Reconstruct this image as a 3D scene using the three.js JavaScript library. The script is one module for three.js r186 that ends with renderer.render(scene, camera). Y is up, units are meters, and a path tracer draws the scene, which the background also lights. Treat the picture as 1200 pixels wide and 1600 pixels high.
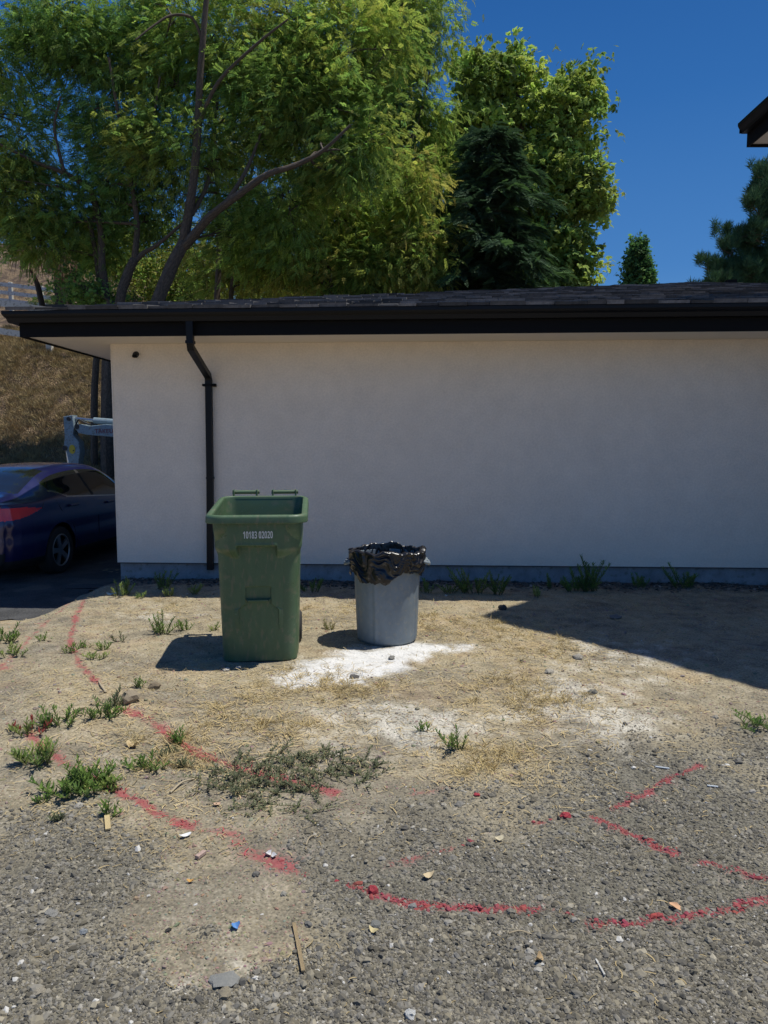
import * as THREE from 'three';
import { mergeGeometries, mergeVertices, toCreasedNormals } from 'three/addons/utils/BufferGeometryUtils.js';
import { RoundedBoxGeometry } from 'three/addons/geometries/RoundedBoxGeometry.js';
import { TextGeometry } from 'three/addons/geometries/TextGeometry.js';
import { FontLoader } from 'three/addons/loaders/FontLoader.js';
import { createNoise2D, createNoise3D } from 'simplex-noise';

// ---------------------------------------------------------------- camera, sky, sun, exposure
const R = (d) => (d * Math.PI) / 180;
const scene = new THREE.Scene();
const camera = new THREE.PerspectiveCamera(71.08, 0.75, 0.05, 500);
camera.position.set(0, 1.55, 0);
camera.rotation.x = R(-5.1);
scene.add(camera);
const renderer = new THREE.WebGLRenderer({ antialias: true });
renderer.toneMapping = THREE.LinearToneMapping;
renderer.toneMappingExposure = 1.12;
renderer.shadowMap.enabled = true;
const sunDir = new THREE.Vector3(0.345, 1, -0.05).normalize();
{
  const W = 1024, Hh = 512, data = new Float32Array(W * Hh * 4);
  const stops = [[-90, 0.1520, 0.1330, 0.1045], [-2, 0.1900, 0.1805, 0.1615], [0, 0.2470, 0.3800, 0.5700], [5, 0.1235, 0.2945, 0.5510], [13, 0.0589, 0.1947, 0.4750], [24, 0.0276, 0.1292, 0.3800], [36, 0.0123, 0.0817, 0.2850], [60, 0.0114, 0.0665, 0.2375], [90, 0.0133, 0.0684, 0.2375]];
  for (let j = 0; j < Hh; j++) {
    const el = ((j + 0.5) / Hh - 0.5) * 180;
    let k = 0; while (k < stops.length - 2 && el > stops[k + 1][0]) k++;
    const a = stops[k], b = stops[k + 1]; let t = Math.min(1, Math.max(0, (el - a[0]) / (b[0] - a[0])));
    for (let i = 0; i < W; i++) {
      const az = ((i + 0.5) / W - 0.5) * 2 * Math.PI, ce = Math.cos(R(el));
      const cs = Math.cos(az) * ce * sunDir.x + Math.sin(R(el)) * sunDir.y + Math.sin(az) * ce * sunDir.z;
      const glow = el > -1 ? 0.5 * Math.exp(-Math.acos(Math.min(1, Math.max(-1, cs))) / 0.16) : 0;   // the bright air round the sun
      const o = (j * W + i) * 4;
      for (let c = 0; c < 3; c++) data[o + c] = a[c + 1] + (b[c + 1] - a[c + 1]) * t + glow * [1, 0.98, 0.95][c];
      data[o + 3] = 1;
    }
  }
  const sky = new THREE.DataTexture(data, W, Hh, THREE.RGBAFormat, THREE.FloatType);
  sky.mapping = THREE.EquirectangularReflectionMapping; sky.magFilter = THREE.LinearFilter; sky.needsUpdate = true;
  scene.background = sky; scene.environment = sky;
}
const sun = new THREE.DirectionalLight(new THREE.Color(1, 0.965, 0.88), 4.2);
sun.position.copy(sunDir).multiplyScalar(60).add(new THREE.Vector3(0, 0, -12));
sun.target.position.set(0, 0, -12); scene.add(sun, sun.target);
sun.castShadow = true; sun.shadow.mapSize.set(4096, 4096); sun.shadow.bias = -0.0005;
Object.assign(sun.shadow.camera, { left: -35, right: 35, top: 35, bottom: -35, near: 1, far: 150 });

// ---------------------------------------------------------------- helpers
function rngOf(seed) { let a = seed >>> 0; return () => { a = (a + 0x6d2b79f5) | 0; let t = Math.imul(a ^ (a >>> 15), 1 | a); t = (t + Math.imul(t ^ (t >>> 7), 61 | t)) ^ t; return ((t ^ (t >>> 14)) >>> 0) / 4294967296; }; }
const gaussOf = (r) => () => (r() + r() + r() + r() - 2) * 1.22;
const n2 = createNoise2D(rngOf(11)), n2b = createNoise2D(rngOf(12)), n3 = createNoise3D(rngOf(13));
const V = (x, y, z) => new THREE.Vector3(x, y, z);
const clamp = (x, a = 0, b = 1) => Math.min(b, Math.max(a, x));
const S = (a, b, x) => { const t = clamp((x - a) / (b - a)); return t * t * (3 - 2 * t); };
const lerp = (a, b, t) => a + (b - a) * t;
const fbm = (x, y, o = 4) => { let s = 0, a = 0.5; for (let i = 0; i < o; i++) { s += a * n2(x, y); x = x * 2.03 + 7.1; y = y * 2.03 - 3.7; a *= 0.5; } return s; };
const rgb = (r, g, b) => new THREE.Color().setRGB(r, g, b);
const taken = {};
function numbered(n) { const k = taken[n] = (taken[n] ?? -1) + 1; return k ? n + '_' + String(k).padStart(3, '0') : n; }
function tag(o, label, category, group) { o.userData.label = label; o.userData.category = category; if (group) o.userData.group = group; return o; }
function mesh(name, geo, mat, parent) { const m = new THREE.Mesh(geo, mat); m.name = parent ? name : numbered(name); m.castShadow = m.receiveShadow = true; (parent || scene).add(m); return m; }
function thing(name, label, category, pos = [0, 0, 0], ry = 0, group) { const g = new THREE.Group(); g.name = numbered(name); g.position.set(...pos); g.rotation.y = ry; scene.add(g); return tag(g, label, category, group); }
function kind(o, k) { o.userData.kind = k; return o; }
function tex(w, h, fn, { srgb = false, wrap = true, rep = [1, 1] } = {}) {
  const d = new Uint8Array(w * h * 4), c = [0, 0, 0];
  for (let j = 0; j < h; j++) for (let i = 0; i < w; i++) {
    fn(i / w, j / h, c, i, j); const o = (j * w + i) * 4;
    for (let q = 0; q < 3; q++) { let v = clamp(c[q]); if (srgb) v = v <= 0.0031308 ? v * 12.92 : 1.055 * Math.pow(v, 1 / 2.4) - 0.055; d[o + q] = Math.round(v * 255); }
    d[o + 3] = 255;
  }
  const t = new THREE.DataTexture(d, w, h, THREE.RGBAFormat); t.magFilter = THREE.LinearFilter; t.minFilter = THREE.LinearMipmapLinearFilter; t.generateMipmaps = true;
  t.wrapS = t.wrapT = wrap ? THREE.RepeatWrapping : THREE.ClampToEdgeWrapping; if (srgb) t.colorSpace = THREE.SRGBColorSpace; t.repeat.set(...rep); t.needsUpdate = true; return t;
}
// a noise that repeats over [0,1): four taps on a torus are costly, so blend two shifted copies at the border
function tileNoise(u, v, f, o = 4) { const a = S(0, 0.15, u), b = S(0, 0.15, v); const at = (x, y) => fbm(x * f, y * f, o); return lerp(lerp(at(u + 1, v + 1), at(u, v + 1), a), lerp(at(u + 1, v), at(u, v), a), b); }
function metreUV(geo, s = 1) {   // planar uv in metres by the main direction of each face
  const g = geo.index ? geo.toNonIndexed() : geo; g.computeVertexNormals(); const p = g.attributes.position, n = g.attributes.normal, uv = new Float32Array(p.count * 2);
  for (let i = 0; i < p.count; i += 3) {
    const ax = Math.abs(n.getX(i) + n.getX(i + 1) + n.getX(i + 2)), ay = Math.abs(n.getY(i) + n.getY(i + 1) + n.getY(i + 2)), az = Math.abs(n.getZ(i) + n.getZ(i + 1) + n.getZ(i + 2));
    for (let k = i; k < i + 3; k++) { const x = p.getX(k), y = p.getY(k), z = p.getZ(k); const q = az >= ax && az >= ay ? [x, y] : ax >= ay ? [z, y] : [x, z]; uv[k * 2] = q[0] * s; uv[k * 2 + 1] = q[1] * s; }
  }
  g.setAttribute('uv', new THREE.BufferAttribute(uv, 2)); return g;
}
function box(x0, x1, y0, y1, z0, z1) { const g = new THREE.BoxGeometry(x1 - x0, y1 - y0, z1 - z0); g.translate((x0 + x1) / 2, (y0 + y1) / 2, (z0 + z1) / 2); return metreUV(g); }
function rbox(x0, x1, y0, y1, z0, z1, r = 0.01, seg = 2) { const g = new RoundedBoxGeometry(x1 - x0, y1 - y0, z1 - z0, seg, r); g.translate((x0 + x1) / 2, (y0 + y1) / 2, (z0 + z1) / 2); return g; }
function gridGeo(nu, nv, fn, { closeU = false, flip = false } = {}) {   // surface from fn(u, v) -> [x, y, z]
  const pos = [], uv = [], idx = [];
  for (let j = 0; j <= nv; j++) for (let i = 0; i <= nu; i++) { const p = fn(i / nu, j / nv, i, j); pos.push(p[0], p[1], p[2]); uv.push(p[3] ?? i / nu, p[4] ?? j / nv); }
  for (let j = 0; j < nv; j++) for (let i = 0; i < nu; i++) { const a = j * (nu + 1) + i, b = a + 1, c = a + nu + 1, d = c + 1; if (flip) idx.push(a, c, b, b, c, d); else idx.push(a, b, c, b, d, c); }
  const g = new THREE.BufferGeometry(); g.setAttribute('position', new THREE.Float32BufferAttribute(pos, 3)); g.setAttribute('uv', new THREE.Float32BufferAttribute(uv, 2)); g.setIndex(idx); g.computeVertexNormals();
  if (closeU) { const n = g.attributes.normal; for (let j = 0; j <= nv; j++) { const a = j * (nu + 1), b = a + nu, v = V(n.getX(a) + n.getX(b), n.getY(a) + n.getY(b), n.getZ(a) + n.getZ(b)).normalize(); n.setXYZ(a, v.x, v.y, v.z); n.setXYZ(b, v.x, v.y, v.z); } }
  return g;
}
function tube(pts, radii, seg = 7, { smooth = true, per = 4, knobs = 0, rnd = null } = {}) {   // tapered tube through points
  let P = pts.map((p) => (p.isVector3 ? p : V(...p))), Rr = radii;
  if (smooth && P.length > 2) { const c = new THREE.CatmullRomCurve3(P, false, 'centripetal'), n = (P.length - 1) * per; const q = [], rr = []; for (let i = 0; i <= n; i++) { const t = i / n, f = t * (P.length - 1), k = Math.min(P.length - 2, Math.floor(f)); q.push(c.getPoint(t)); rr.push(lerp(Rr[k], Rr[k + 1], f - k)); } P = q; Rr = rr; }
  const pos = [], uv = [], idx = []; let nrm = V(0, 0, 1), len = 0;
  for (let i = 0; i < P.length; i++) {
    const t = P[Math.min(i + 1, P.length - 1)].clone().sub(P[Math.max(i - 1, 0)]).normalize(); if (i) len += P[i].distanceTo(P[i - 1]);
    if (Math.abs(t.dot(nrm)) > 0.95) nrm = V(1, 0, 0); nrm = nrm.clone().addScaledVector(t, -nrm.dot(t)).normalize(); const bi = t.clone().cross(nrm);
    for (let k = 0; k <= seg; k++) { const a = (k / seg) * 2 * Math.PI, r = Rr[i] * (1 + knobs * n3(Math.cos(a) * 1.5, len * 2.2, Math.sin(a) * 1.5 + P[0].x)); const q = P[i].clone().addScaledVector(nrm, Math.cos(a) * r).addScaledVector(bi, Math.sin(a) * r); pos.push(q.x, q.y, q.z); uv.push((k / seg) * Math.max(1, Math.round(Rr[0] * 8)), len); }
  }
  for (let i = 0; i < P.length - 1; i++) for (let k = 0; k < seg; k++) { const a = i * (seg + 1) + k, b = a + seg + 1; idx.push(a, a + 1, b, a + 1, b + 1, b); }
  for (const [ring, dir] of [[0, 1], [P.length - 1, -1]]) { const c = pos.length / 3; pos.push(P[ring].x, P[ring].y, P[ring].z); uv.push(0, 0); for (let k = 0; k < seg; k++) { const a = ring * (seg + 1) + k; if (dir > 0) idx.push(c, a + 1, a); else idx.push(c, a, a + 1); } }
  const g = new THREE.BufferGeometry(); g.setAttribute('position', new THREE.Float32BufferAttribute(pos, 3)); g.setAttribute('uv', new THREE.Float32BufferAttribute(uv, 2)); g.setIndex(idx); g.computeVertexNormals(); return g;
}
function bar(a, b, w, h) {   // square bar between two points
  const A = V(...a), B = V(...b), L = A.distanceTo(B), g = new THREE.BoxGeometry(w, h, L); const m = new THREE.Matrix4().lookAt(A, B, Math.abs(B.clone().sub(A).normalize().y) > 0.99 ? V(1, 0, 0) : V(0, 1, 0)); m.setPosition(A.add(B).multiplyScalar(0.5)); g.applyMatrix4(m); return g;
}
function instances(name, geo, mat, list, parent, label, category) {   // list of {m: Matrix4, c: Color}
  const im = new THREE.InstancedMesh(geo, mat, list.length); im.name = parent ? name : numbered(name); im.castShadow = im.receiveShadow = true;
  list.forEach((q, i) => { im.setMatrixAt(i, q.m); im.setColorAt(i, q.c); }); (parent || scene).add(im); kind(im, 'stuff'); if (label) tag(im, label, category); return im;
}
const std = (c, rough = 0.8, o = {}) => new THREE.MeshStandardMaterial({ color: c, roughness: rough, side: THREE.DoubleSide, ...o });
const phys = (c, rough, o = {}) => new THREE.MeshPhysicalMaterial({ color: c, roughness: rough, side: THREE.DoubleSide, ...o });
const colorGeo = (g, c) => { const n = g.attributes.position.count, a = new Float32Array(n * 3); for (let i = 0; i < n; i++) a.set([c.r, c.g, c.b], i * 3); g.setAttribute('color', new THREE.BufferAttribute(a, 3)); return g; };

// ---------------------------------------------------------------- ground
const GX0 = -5.5, GX1 = 4.7, GZ0 = -10, GZ1 = -0.8;
function groundY(x, z) {
  const drop = 0.15 * S(-3.02, -3.5, x + 0.12 * n2(z * 1.3, 4)) * S(-6.0, -7.1, z);
  const mound = 0.035 * Math.exp(-(((x + 2.1) / 0.7) ** 2) - ((z + 4.3) / 0.8) ** 2);
  const flat = Math.min(1, Math.hypot((x + 0.93) / 0.45, (z + 5.35) / 0.5), Math.hypot((x - 0.02) / 0.35, (z + 5.73) / 0.35)) ** 2;
  return -drop + mound + flat * (0.014 * n2(x * 0.55 + 3, z * 0.55) + 0.008 * n2(x * 1.7, z * 1.7 + 9) + 0.005 * n2(x * 5, z * 5) + 0.0025 * n2(x * 13, z * 13));
}
// masks on a 1 cm grid
const MW = 1020, MH = 920;
function maskGrid(fn) { const a = new Float32Array(MW * MH); for (let j = 0; j < MH; j++) for (let i = 0; i < MW; i++) a[j * MW + i] = fn(GX0 + ((i + 0.5) / MW) * (GX1 - GX0), GZ0 + ((j + 0.5) / MH) * (GZ1 - GZ0)); return (x, z) => { const u = clamp(((x - GX0) / (GX1 - GX0)) * MW - 0.5, 0, MW - 1.001), v = clamp(((z - GZ0) / (GZ1 - GZ0)) * MH - 0.5, 0, MH - 1.001), i = u | 0, j = v | 0, f = u - i, g = v - j, o = j * MW + i; return lerp(lerp(a[o], a[o + 1], f), lerp(a[o + MW], a[o + MW + 1], f), g); }; }
const blobs = (list) => (x, z) => { let s = 0; for (const [cx, cz, rx, rz, w] of list) { const d = ((x - cx) / rx) ** 2 + ((z - cz) / rz) ** 2; if (d < 5) s += w * Math.exp(-d * 1.1); } return s; };
const gravelB = blobs([[0.65, -2.184, 0.945, 0.5, 1.5], [1.323, -2.899, 0.493, 0.608, 1.0], [0.356, -2.377, 0.423, 0.198, 0.9], [1.848, -3.612, 0.454, 0.625, 0.5], [0.686, -2.899, 0.686, 0.464, 0.35], [-0.099, -2.697, 0.494, 0.405, 0.2], [0.089, -1.886, 0.465, 0.163, 1.2], [1.175, -3.207, 0.382, 0.379, 0.45],
  [-1.156, -2.425, 0.356, 0.403, 1.15], [-1.451, -2.849, 0.316, 0.253, 0.6], [-0.869, -1.91, 0.362, 0.167, 1.0], [-0.467, -1.809, 0.294, 0.076, 1.0], [-0.546, -2.138, 0.222, 0.089, 0.4], [0.164, -2.946, 0.191, 0.216, 0.45],
  [-0.358, -2.248, 0.189, 0.226, -0.7], [-0.588, -2.003, 0.171, 0.13, -0.55], [-0.778, -2.3, 0.151, 0.135, -0.4]]);
const gravelM = maskGrid((x, z) => clamp(gravelB(x, z) * (0.92 + 0.3 * fbm(x * 0.9 + 4, z * 0.9, 2)) + 0.34 * fbm(x * 1.5, z * 1.5, 5) - 0.04));
const strawB = blobs([[0.867, -4.351, 0.434, 0.512, 0.8], [0.54, -3.449, 0.349, 0.234, 0.75], [-0.166, -4.54, 0.249, 0.224, 0.7], [0.874, -6.033, 0.492, 0.433, 0.7], [1.313, -5.379, 0.535, 0.517, 0.5], [-0.651, -4.043, 0.58, 0.68, 0.4], [-1.135, -3.587, 0.454, 0.543, 0.4], [-0.359, -6.655, 0.659, 0.654, 0.55], [0.576, -6.425, 0.634, 0.729, 0.4], [-2.054, -6.933, 0.81, 0.707, 0.45], [-0.648, -4.747, 0.865, 0.34, 0.35], [-0.867, -2.74, 0.23, 0.165, 0.4], [-1.884, -4.548, 0.532, 0.617, 0.25], [2.394, -6.684, 0.897, 0.788, 0.3]]);
const strawM = maskGrid((x, z) => clamp(strawB(x, z) * (0.75 + 0.9 * fbm(x * 2.3 + 5, z * 2.3, 4))));
const dustB = blobs([[1.215, -4.223, 0.418, 0.639, 1.0], [0.346, -3.79, 0.519, 0.393, 0.4], [-0.141, -3.881, 0.46, 0.411, 0.45], [0.076, -4.146, 0.418, 0.261, 0.4], [-0.569, -2.003, 0.19, 0.13, 0.5], [-1.343, -3.55, 0.197, 0.117, 0.5], [1.792, -5.244, 0.519, 0.652, 0.5], [-2.155, -6.633, 0.539, 0.521, 0.4], [0.301, -5.52, 0.301, 0.274, 0.6]]);
const dustM = maskGrid((x, z) => clamp(dustB(x, z) * (0.8 + 1.1 * fbm(x * 1.6 - 5, z * 1.6 + 2, 4))));
const powderB = blobs([[-0.311, -4.886, 0.378, 0.345, 1.5], [0, -5.246, 0.334, 0.297, 1.3], [0.55, -5.492, 0.3, 0.144, 1.0], [-0.553, -4.65, 0.17, 0.183, 0.9], [0.2, -5.477, 0.15, 0.18, 0.9]]);
const powderM = maskGrid((x, z) => clamp(S(0.12, 1.25, powderB(x, z) * (1 + 0.8 * fbm(x * 3.1, z * 3.1 + 8, 5)))));
// sprayed red marking lines: [half width m, strength, x, z, x, z ...]
const redLines = [
  [0.035, 0.85, -3.12, -7.405, -2.831, -6.466, -2.522, -5.637, -2.16, -4.964, -1.845, -4.491], [0.035, 0.5, -3.191, -7.215, -2.949, -6.002, -2.797, -5.331, -2.683, -4.891, -2.547, -4.407], [0.05, 0.45, -2.68, -4.723, -2.632, -4.862],
  [0.04, 1, -1.526, -4.099, -1.317, -3.931, -1.129, -3.708, -0.899, -3.5, -0.717, -3.397, -0.517, -3.28, -0.356, -3.195, -0.231, -3.114], [0.035, 0.75, -1.995, -3.839, -1.801, -3.625, -1.575, -3.419, -1.357, -3.253],
  [0.03, 1.15, -1.357, -3.253, -1.176, -3.102, -0.997, -2.975, -0.79, -2.823], [0.03, 0.5, -0.79, -2.823, -0.584, -2.74], [0.05, 0.62, -0.619, -2.764, -0.506, -2.639, -0.382, -2.546, -0.305, -2.497],
  [0.026, 1.15, -0.125, -2.42, -0.022, -2.362, 0.087, -2.319, 0.217, -2.299, 0.346, -2.292, 0.512, -2.279], [0.022, 0.55, 0.512, -2.279, 0.682, -2.22], [0.024, 1.05, 0.676, -2.201, 0.805, -2.214, 0.952, -2.239, 1.116, -2.275, 1.345, -2.34],
  [0.032, 1.25, 0.891, -2.879, 0.963, -2.788, 1.032, -2.693, 1.101, -2.613], [0.032, 1.05, 0.991, -2.975, 1.142, -3.073, 1.312, -3.214, 1.544, -3.39], [0.026, 1.05, 1.191, -2.55, 1.287, -2.493, 1.394, -2.431],
  [0.03, 0.55, 0.024, -2.546, 0.146, -2.596, 0.247, -2.639, 0.374, -2.702], [0.035, 0.5, 0.116, -3.127, 0.27, -3.163], [0.02, 0.8, 0.637, -2.848, 0.77, -2.889]];
const redM = maskGrid((x, z) => {
  let s = 0; const wx = x + 0.012 * n2(x * 9, z * 9), wz = z + 0.012 * n2b(x * 9, z * 9);
  for (const L of redLines) for (let k = 2; k + 3 < L.length; k += 2) {
    const ax = L[k], az = L[k + 1], bx = L[k + 2], bz = L[k + 3]; if (wx < Math.min(ax, bx) - 0.25 || wx > Math.max(ax, bx) + 0.25 || wz < Math.min(az, bz) - 0.25 || wz > Math.max(az, bz) + 0.25) continue;
    const dx = bx - ax, dz = bz - az, t = clamp(((wx - ax) * dx + (wz - az) * dz) / (dx * dx + dz * dz)), d = Math.hypot(wx - ax - dx * t, wz - az - dz * t);
    s = Math.max(s, L[1] * (Math.exp(-((d / (L[0] * 0.75)) ** 2)) + 0.26 * Math.exp(-((d / (L[0] * 2.4)) ** 2))));
  } return s; });
const blotch = blobs([[-0.41, -2.578, 0.145, 0.093, 0.34], [-1.689, -3.588, 0.132, 0.111, 0.35], [-2.609, -4.807, 0.131, 0.279, 0.3]]);
const WT = Math.tan(R(3)); const wallZ = (x) => -8.3 + x * WT;
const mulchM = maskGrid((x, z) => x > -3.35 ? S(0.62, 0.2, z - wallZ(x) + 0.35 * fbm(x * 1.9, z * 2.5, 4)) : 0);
const groundTex = tex(2048, 2048, (u, v, c) => {
  const x = GX0 + u * (GX1 - GX0), z = GZ0 + v * (GZ1 - GZ0);
  const a = fbm(x * 0.9, z * 0.9, 3), b = fbm(x * 4.5 + 3, z * 4.5, 4), f = n2(x * 38, z * 38), f2 = n2b(x * 95, z * 95), f3 = n2(x * 170 + 5, z * 170);
  const gm = gravelM(x, z), tan = S(-0.5, 0.5, a + 0.35 * b + S(-3.0, -4.6, z) * 0.5 - 0.25);
  let r = lerp(0.215, 0.315, tan), g = lerp(0.187, 0.262, tan), bl = lerp(0.135, 0.165, tan);
  const orange = S(0.05, 0.5, fbm(x * 1.3 + 20, z * 1.3, 3)) * 0.35 * S(-3.4, -4.4, z); r += orange * 0.06; bl -= orange * 0.025;
  const gg = clamp(gm * 0.95 + b * 0.5 + 0.08); r = lerp(r, 0.142, gg); g = lerp(g, 0.132, gg); bl = lerp(bl, 0.102, gg);
  const d = S(0.12, 0.8, dustM(x, z) + b * 0.25) * 0.9; r = lerp(r, 0.42, d); g = lerp(g, 0.395, d); bl = lerp(bl, 0.335, d);
  const st = strawM(x, z) * S(-0.1, 0.5, n2(x * 26, z * 60) + 0.4 * f2); r = lerp(r, 0.42, st * 0.7); g = lerp(g, 0.31, st * 0.7); bl = lerp(bl, 0.15, st * 0.7);
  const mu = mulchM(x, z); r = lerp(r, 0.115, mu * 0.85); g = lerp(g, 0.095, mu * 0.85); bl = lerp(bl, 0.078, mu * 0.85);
  let m = 1 + 0.24 * f + 0.26 * f2 + 0.18 * f3 + 0.42 * b + 0.14 * a;
  const fleck = S(0.62, 0.8, n2b(x * 55, z * 55 + 40)); m += fleck * 0.6; const pit = S(0.66, 0.82, n2(x * 48 + 90, z * 48)); m -= pit * 0.5;
  r *= m; g *= m; bl *= m;
  const pw = S(0.02, 1.0, powderM(x, z) * 1.05 + 0.12 * f + 0.1 * f2 + 0.25 * b) * 0.9; const w = 0.66 + 0.06 * f + 0.08 * b; r = lerp(r, w, pw); g = lerp(g, w * 0.99, pw); bl = lerp(bl, w * 0.965, pw);
  const rd = S(0.25, 1.2, redM(x, z) * (0.95 + 0.7 * b) + blotch(x, z) * 0.8 + 0.3 * f + 0.26 * f2 + 0.4 * b - 0.07) * 0.8; r = lerp(r, 0.29, rd); g = lerp(g, 0.05, rd); bl = lerp(bl, 0.06, rd);
  c[0] = r; c[1] = g; c[2] = bl;
}, { srgb: true, wrap: false });
const groundBump = tex(2048, 2048, (u, v, c) => {
  const x = GX0 + u * (GX1 - GX0), z = GZ0 + v * (GZ1 - GZ0), gm = gravelM(x, z);
  const h = 0.5 + 0.2 * fbm(x * 18, z * 18, 3) + (0.1 + 0.14 * gm) * n2(x * 75, z * 75) + 0.1 * n2b(x * 150, z * 150) - 0.16 * S(0.6, 0.85, n2(x * 48 + 90, z * 48));
  c[0] = c[1] = c[2] = h;
}, { wrap: false });
const groundMat = new THREE.MeshStandardMaterial({ map: groundTex, bumpMap: groundBump, bumpScale: 0.018, roughness: 0.97, side: THREE.DoubleSide });
{
  const g = gridGeo(408, 368, (u, v) => { const x = GX0 + u * (GX1 - GX0), z = GZ0 + v * (GZ1 - GZ0); const edge = Math.min(1, Math.min(x - GX0, GX1 - x, GZ1 - z) / 0.35); return [x, edge < 1 ? lerp(-0.2, groundY(x, z), S(0, 1, edge)) : groundY(x, z), z]; }, { flip: true });
  kind(mesh('ground', g, groundMat), 'structure');
}
const dirtTile = tex(1024, 1024, (u, v, c) => { const a = tileNoise(u, v, 5, 5), b = tileNoise(u, v, 60, 3); const m = 1 + 0.5 * a + 0.5 * b; c[0] = 0.31 * m; c[1] = 0.265 * m; c[2] = 0.2 * m; }, { srgb: true, rep: [0.25, 0.25] });
const dirtBump = tex(512, 512, (u, v, c) => { c[0] = c[1] = c[2] = 0.5 + 0.5 * tileNoise(u, v, 30, 4); }, { rep: [0.5, 0.5] });
{
  const g = new THREE.PlaneGeometry(500, 500, 40, 40); g.rotateX(-Math.PI / 2); g.translate(0, -0.21, -60);
  kind(mesh('earth', metreUV(g), new THREE.MeshStandardMaterial({ map: dirtTile, bumpMap: dirtBump, bumpScale: 0.03, roughness: 1, side: THREE.DoubleSide })), 'structure');
}
{   // asphalt drive beside the garage, with a ragged edge against the dirt
  const rag = (z) => -3.38 + 0.12 * n2(z * 1.1, 31) + 0.05 * n2(z * 4.3, 12);
  const front = (x) => -6.95 - 0.25 * n2(x * 0.8, 3) - 0.07 * n2(x * 5, 9);
  const g = gridGeo(90, 110, (u, v) => { const xl = -13, z = lerp(-19, -6.9, v); const x0 = lerp(xl, z < -8.35 ? -3.02 + (z + 8.3) * -0.03 : rag(z), u); const zz = lerp(-19, front(x0), v); return [x0, -0.128 + 0.02 * n2(x0 * 0.3, zz * 0.3) + 0.002 * n2(x0 * 6, zz * 6), zz, x0, zz]; }, { flip: true });
  const at = tex(1024, 1024, (u, v, c) => { const a = tileNoise(u, v, 6, 5), f = tileNoise(u, v, 150, 2), cr = Math.abs(tileNoise(u, v, 4, 4)); const m = 1 + 0.5 * a + 0.9 * f; let q = 0.052 * m; if (cr < 0.012) q *= 0.5; const dust = S(0.12, 0.4, tileNoise(u, v, 3.1, 4)); c[0] = lerp(q, 0.15, dust * 0.5); c[1] = lerp(q, 0.135, dust * 0.5); c[2] = lerp(q, 0.11, dust * 0.5); }, { srgb: true, rep: [0.3, 0.3] });
  kind(mesh('driveway', g, new THREE.MeshStandardMaterial({ map: at, bumpMap: dirtBump, bumpScale: 0.01, roughness: 0.92, side: THREE.DoubleSide })), 'structure');
}
// ---------------------------------------------------------------- hillside behind
function hillY(x, z) {
  const d = -z, st = [[18, -0.25], [19, 0.35], [24, 4.7], [25.5, 5.25], [30, 6.4], [33, 7.2], [42, 11.5], [70, 17], [140, 22]];
  let k = 0; while (k < st.length - 2 && d > st[k + 1][0]) k++; const h = lerp(st[k][1], st[k + 1][1], clamp((d - st[k][0]) / (st[k + 1][0] - st[k][0])));
  const lo = -8.5 - 0.3 * clamp(d - 26, 0, 40); const m = 1 - 0.8 * S(lo, lo + 13, x) + 0.012 * clamp(-x - 10, 0, 12); return h * m + (d > 19 ? 0.16 * n2(x * 0.5, z * 0.5) + 0.07 * n2(x * 1.6, z * 1.6) : 0);
}
const hillTex = tex(1024, 1024, (u, v, c) => { const a = tileNoise(u, v, 7, 5), b = tileNoise(u, v, 70, 3), w = tileNoise(u, v, 26, 3); const t = S(-0.45, 0.4, a + 0.4 * w); const m = 1 + 0.55 * b; c[0] = lerp(0.14, 0.36, t) * m; c[1] = lerp(0.095, 0.25, t) * m; c[2] = lerp(0.065, 0.145, t) * m; }, { srgb: true, rep: [0.16, 0.16] });
kind(mesh('hillside', gridGeo(160, 150, (u, v) => { const x = lerp(-60, 60, u), d = 18 + 122 * v * v; return [x, hillY(x, -d), -d, x, d]; }), new THREE.MeshStandardMaterial({ map: hillTex, bumpMap: dirtBump, bumpScale: 0.2, roughness: 1, side: THREE.DoubleSide })), 'structure');
// ---------------------------------------------------------------- garage with black eaves
const stuccoTex = tex(1024, 1024, (u, v, c) => { const a = tileNoise(u, v, 5, 4), b = tileNoise(u, v, 16, 4), f = tileNoise(u, v, 130, 2); const m = 1 + 0.045 * a + 0.05 * b + 0.1 * f; c[0] = 0.80 * m; c[1] = 0.70 * m; c[2] = 0.59 * m; }, { srgb: true, rep: [0.22, 0.22] });
const stuccoBump = tex(1024, 1024, (u, v, c) => { const tr = tileNoise(u, v, 9, 4); c[0] = c[1] = c[2] = 0.5 + 0.35 * tr + 0.3 * tileNoise(u, v, 110, 3); }, { rep: [0.5, 0.5] });
const M = {
  stucco: new THREE.MeshStandardMaterial({ map: stuccoTex, bumpMap: stuccoBump, bumpScale: 0.008, roughness: 0.95, side: THREE.DoubleSide }),
  soffit: std(rgb(0.8, 0.71, 0.6), 0.9, { bumpMap: stuccoBump, bumpScale: 0.003 }),
  black: std(rgb(0.01, 0.01, 0.011), 0.5), blackMatt: phys(rgb(0.006, 0.006, 0.0065), 0.7, { specularIntensity: 0.3 }),
  gutter: phys(rgb(0.007, 0.007, 0.008), 0.42, { specularIntensity: 0.45 }), screed: std(rgb(0.05, 0.05, 0.055), 0.6),
};
const concreteTex = tex(512, 512, (u, v, c) => { const a = tileNoise(u, v, 6, 4), f = tileNoise(u, v, 80, 2); const m = 1 + 0.35 * a + 0.2 * f; const st = S(0.1, 0.45, tileNoise(u, v, 11, 3)); c[0] = lerp(0.27, 0.2, st) * m; c[1] = lerp(0.275, 0.2, st) * m; c[2] = lerp(0.285, 0.19, st) * m; }, { srgb: true, rep: [0.7, 0.7] });
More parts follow.
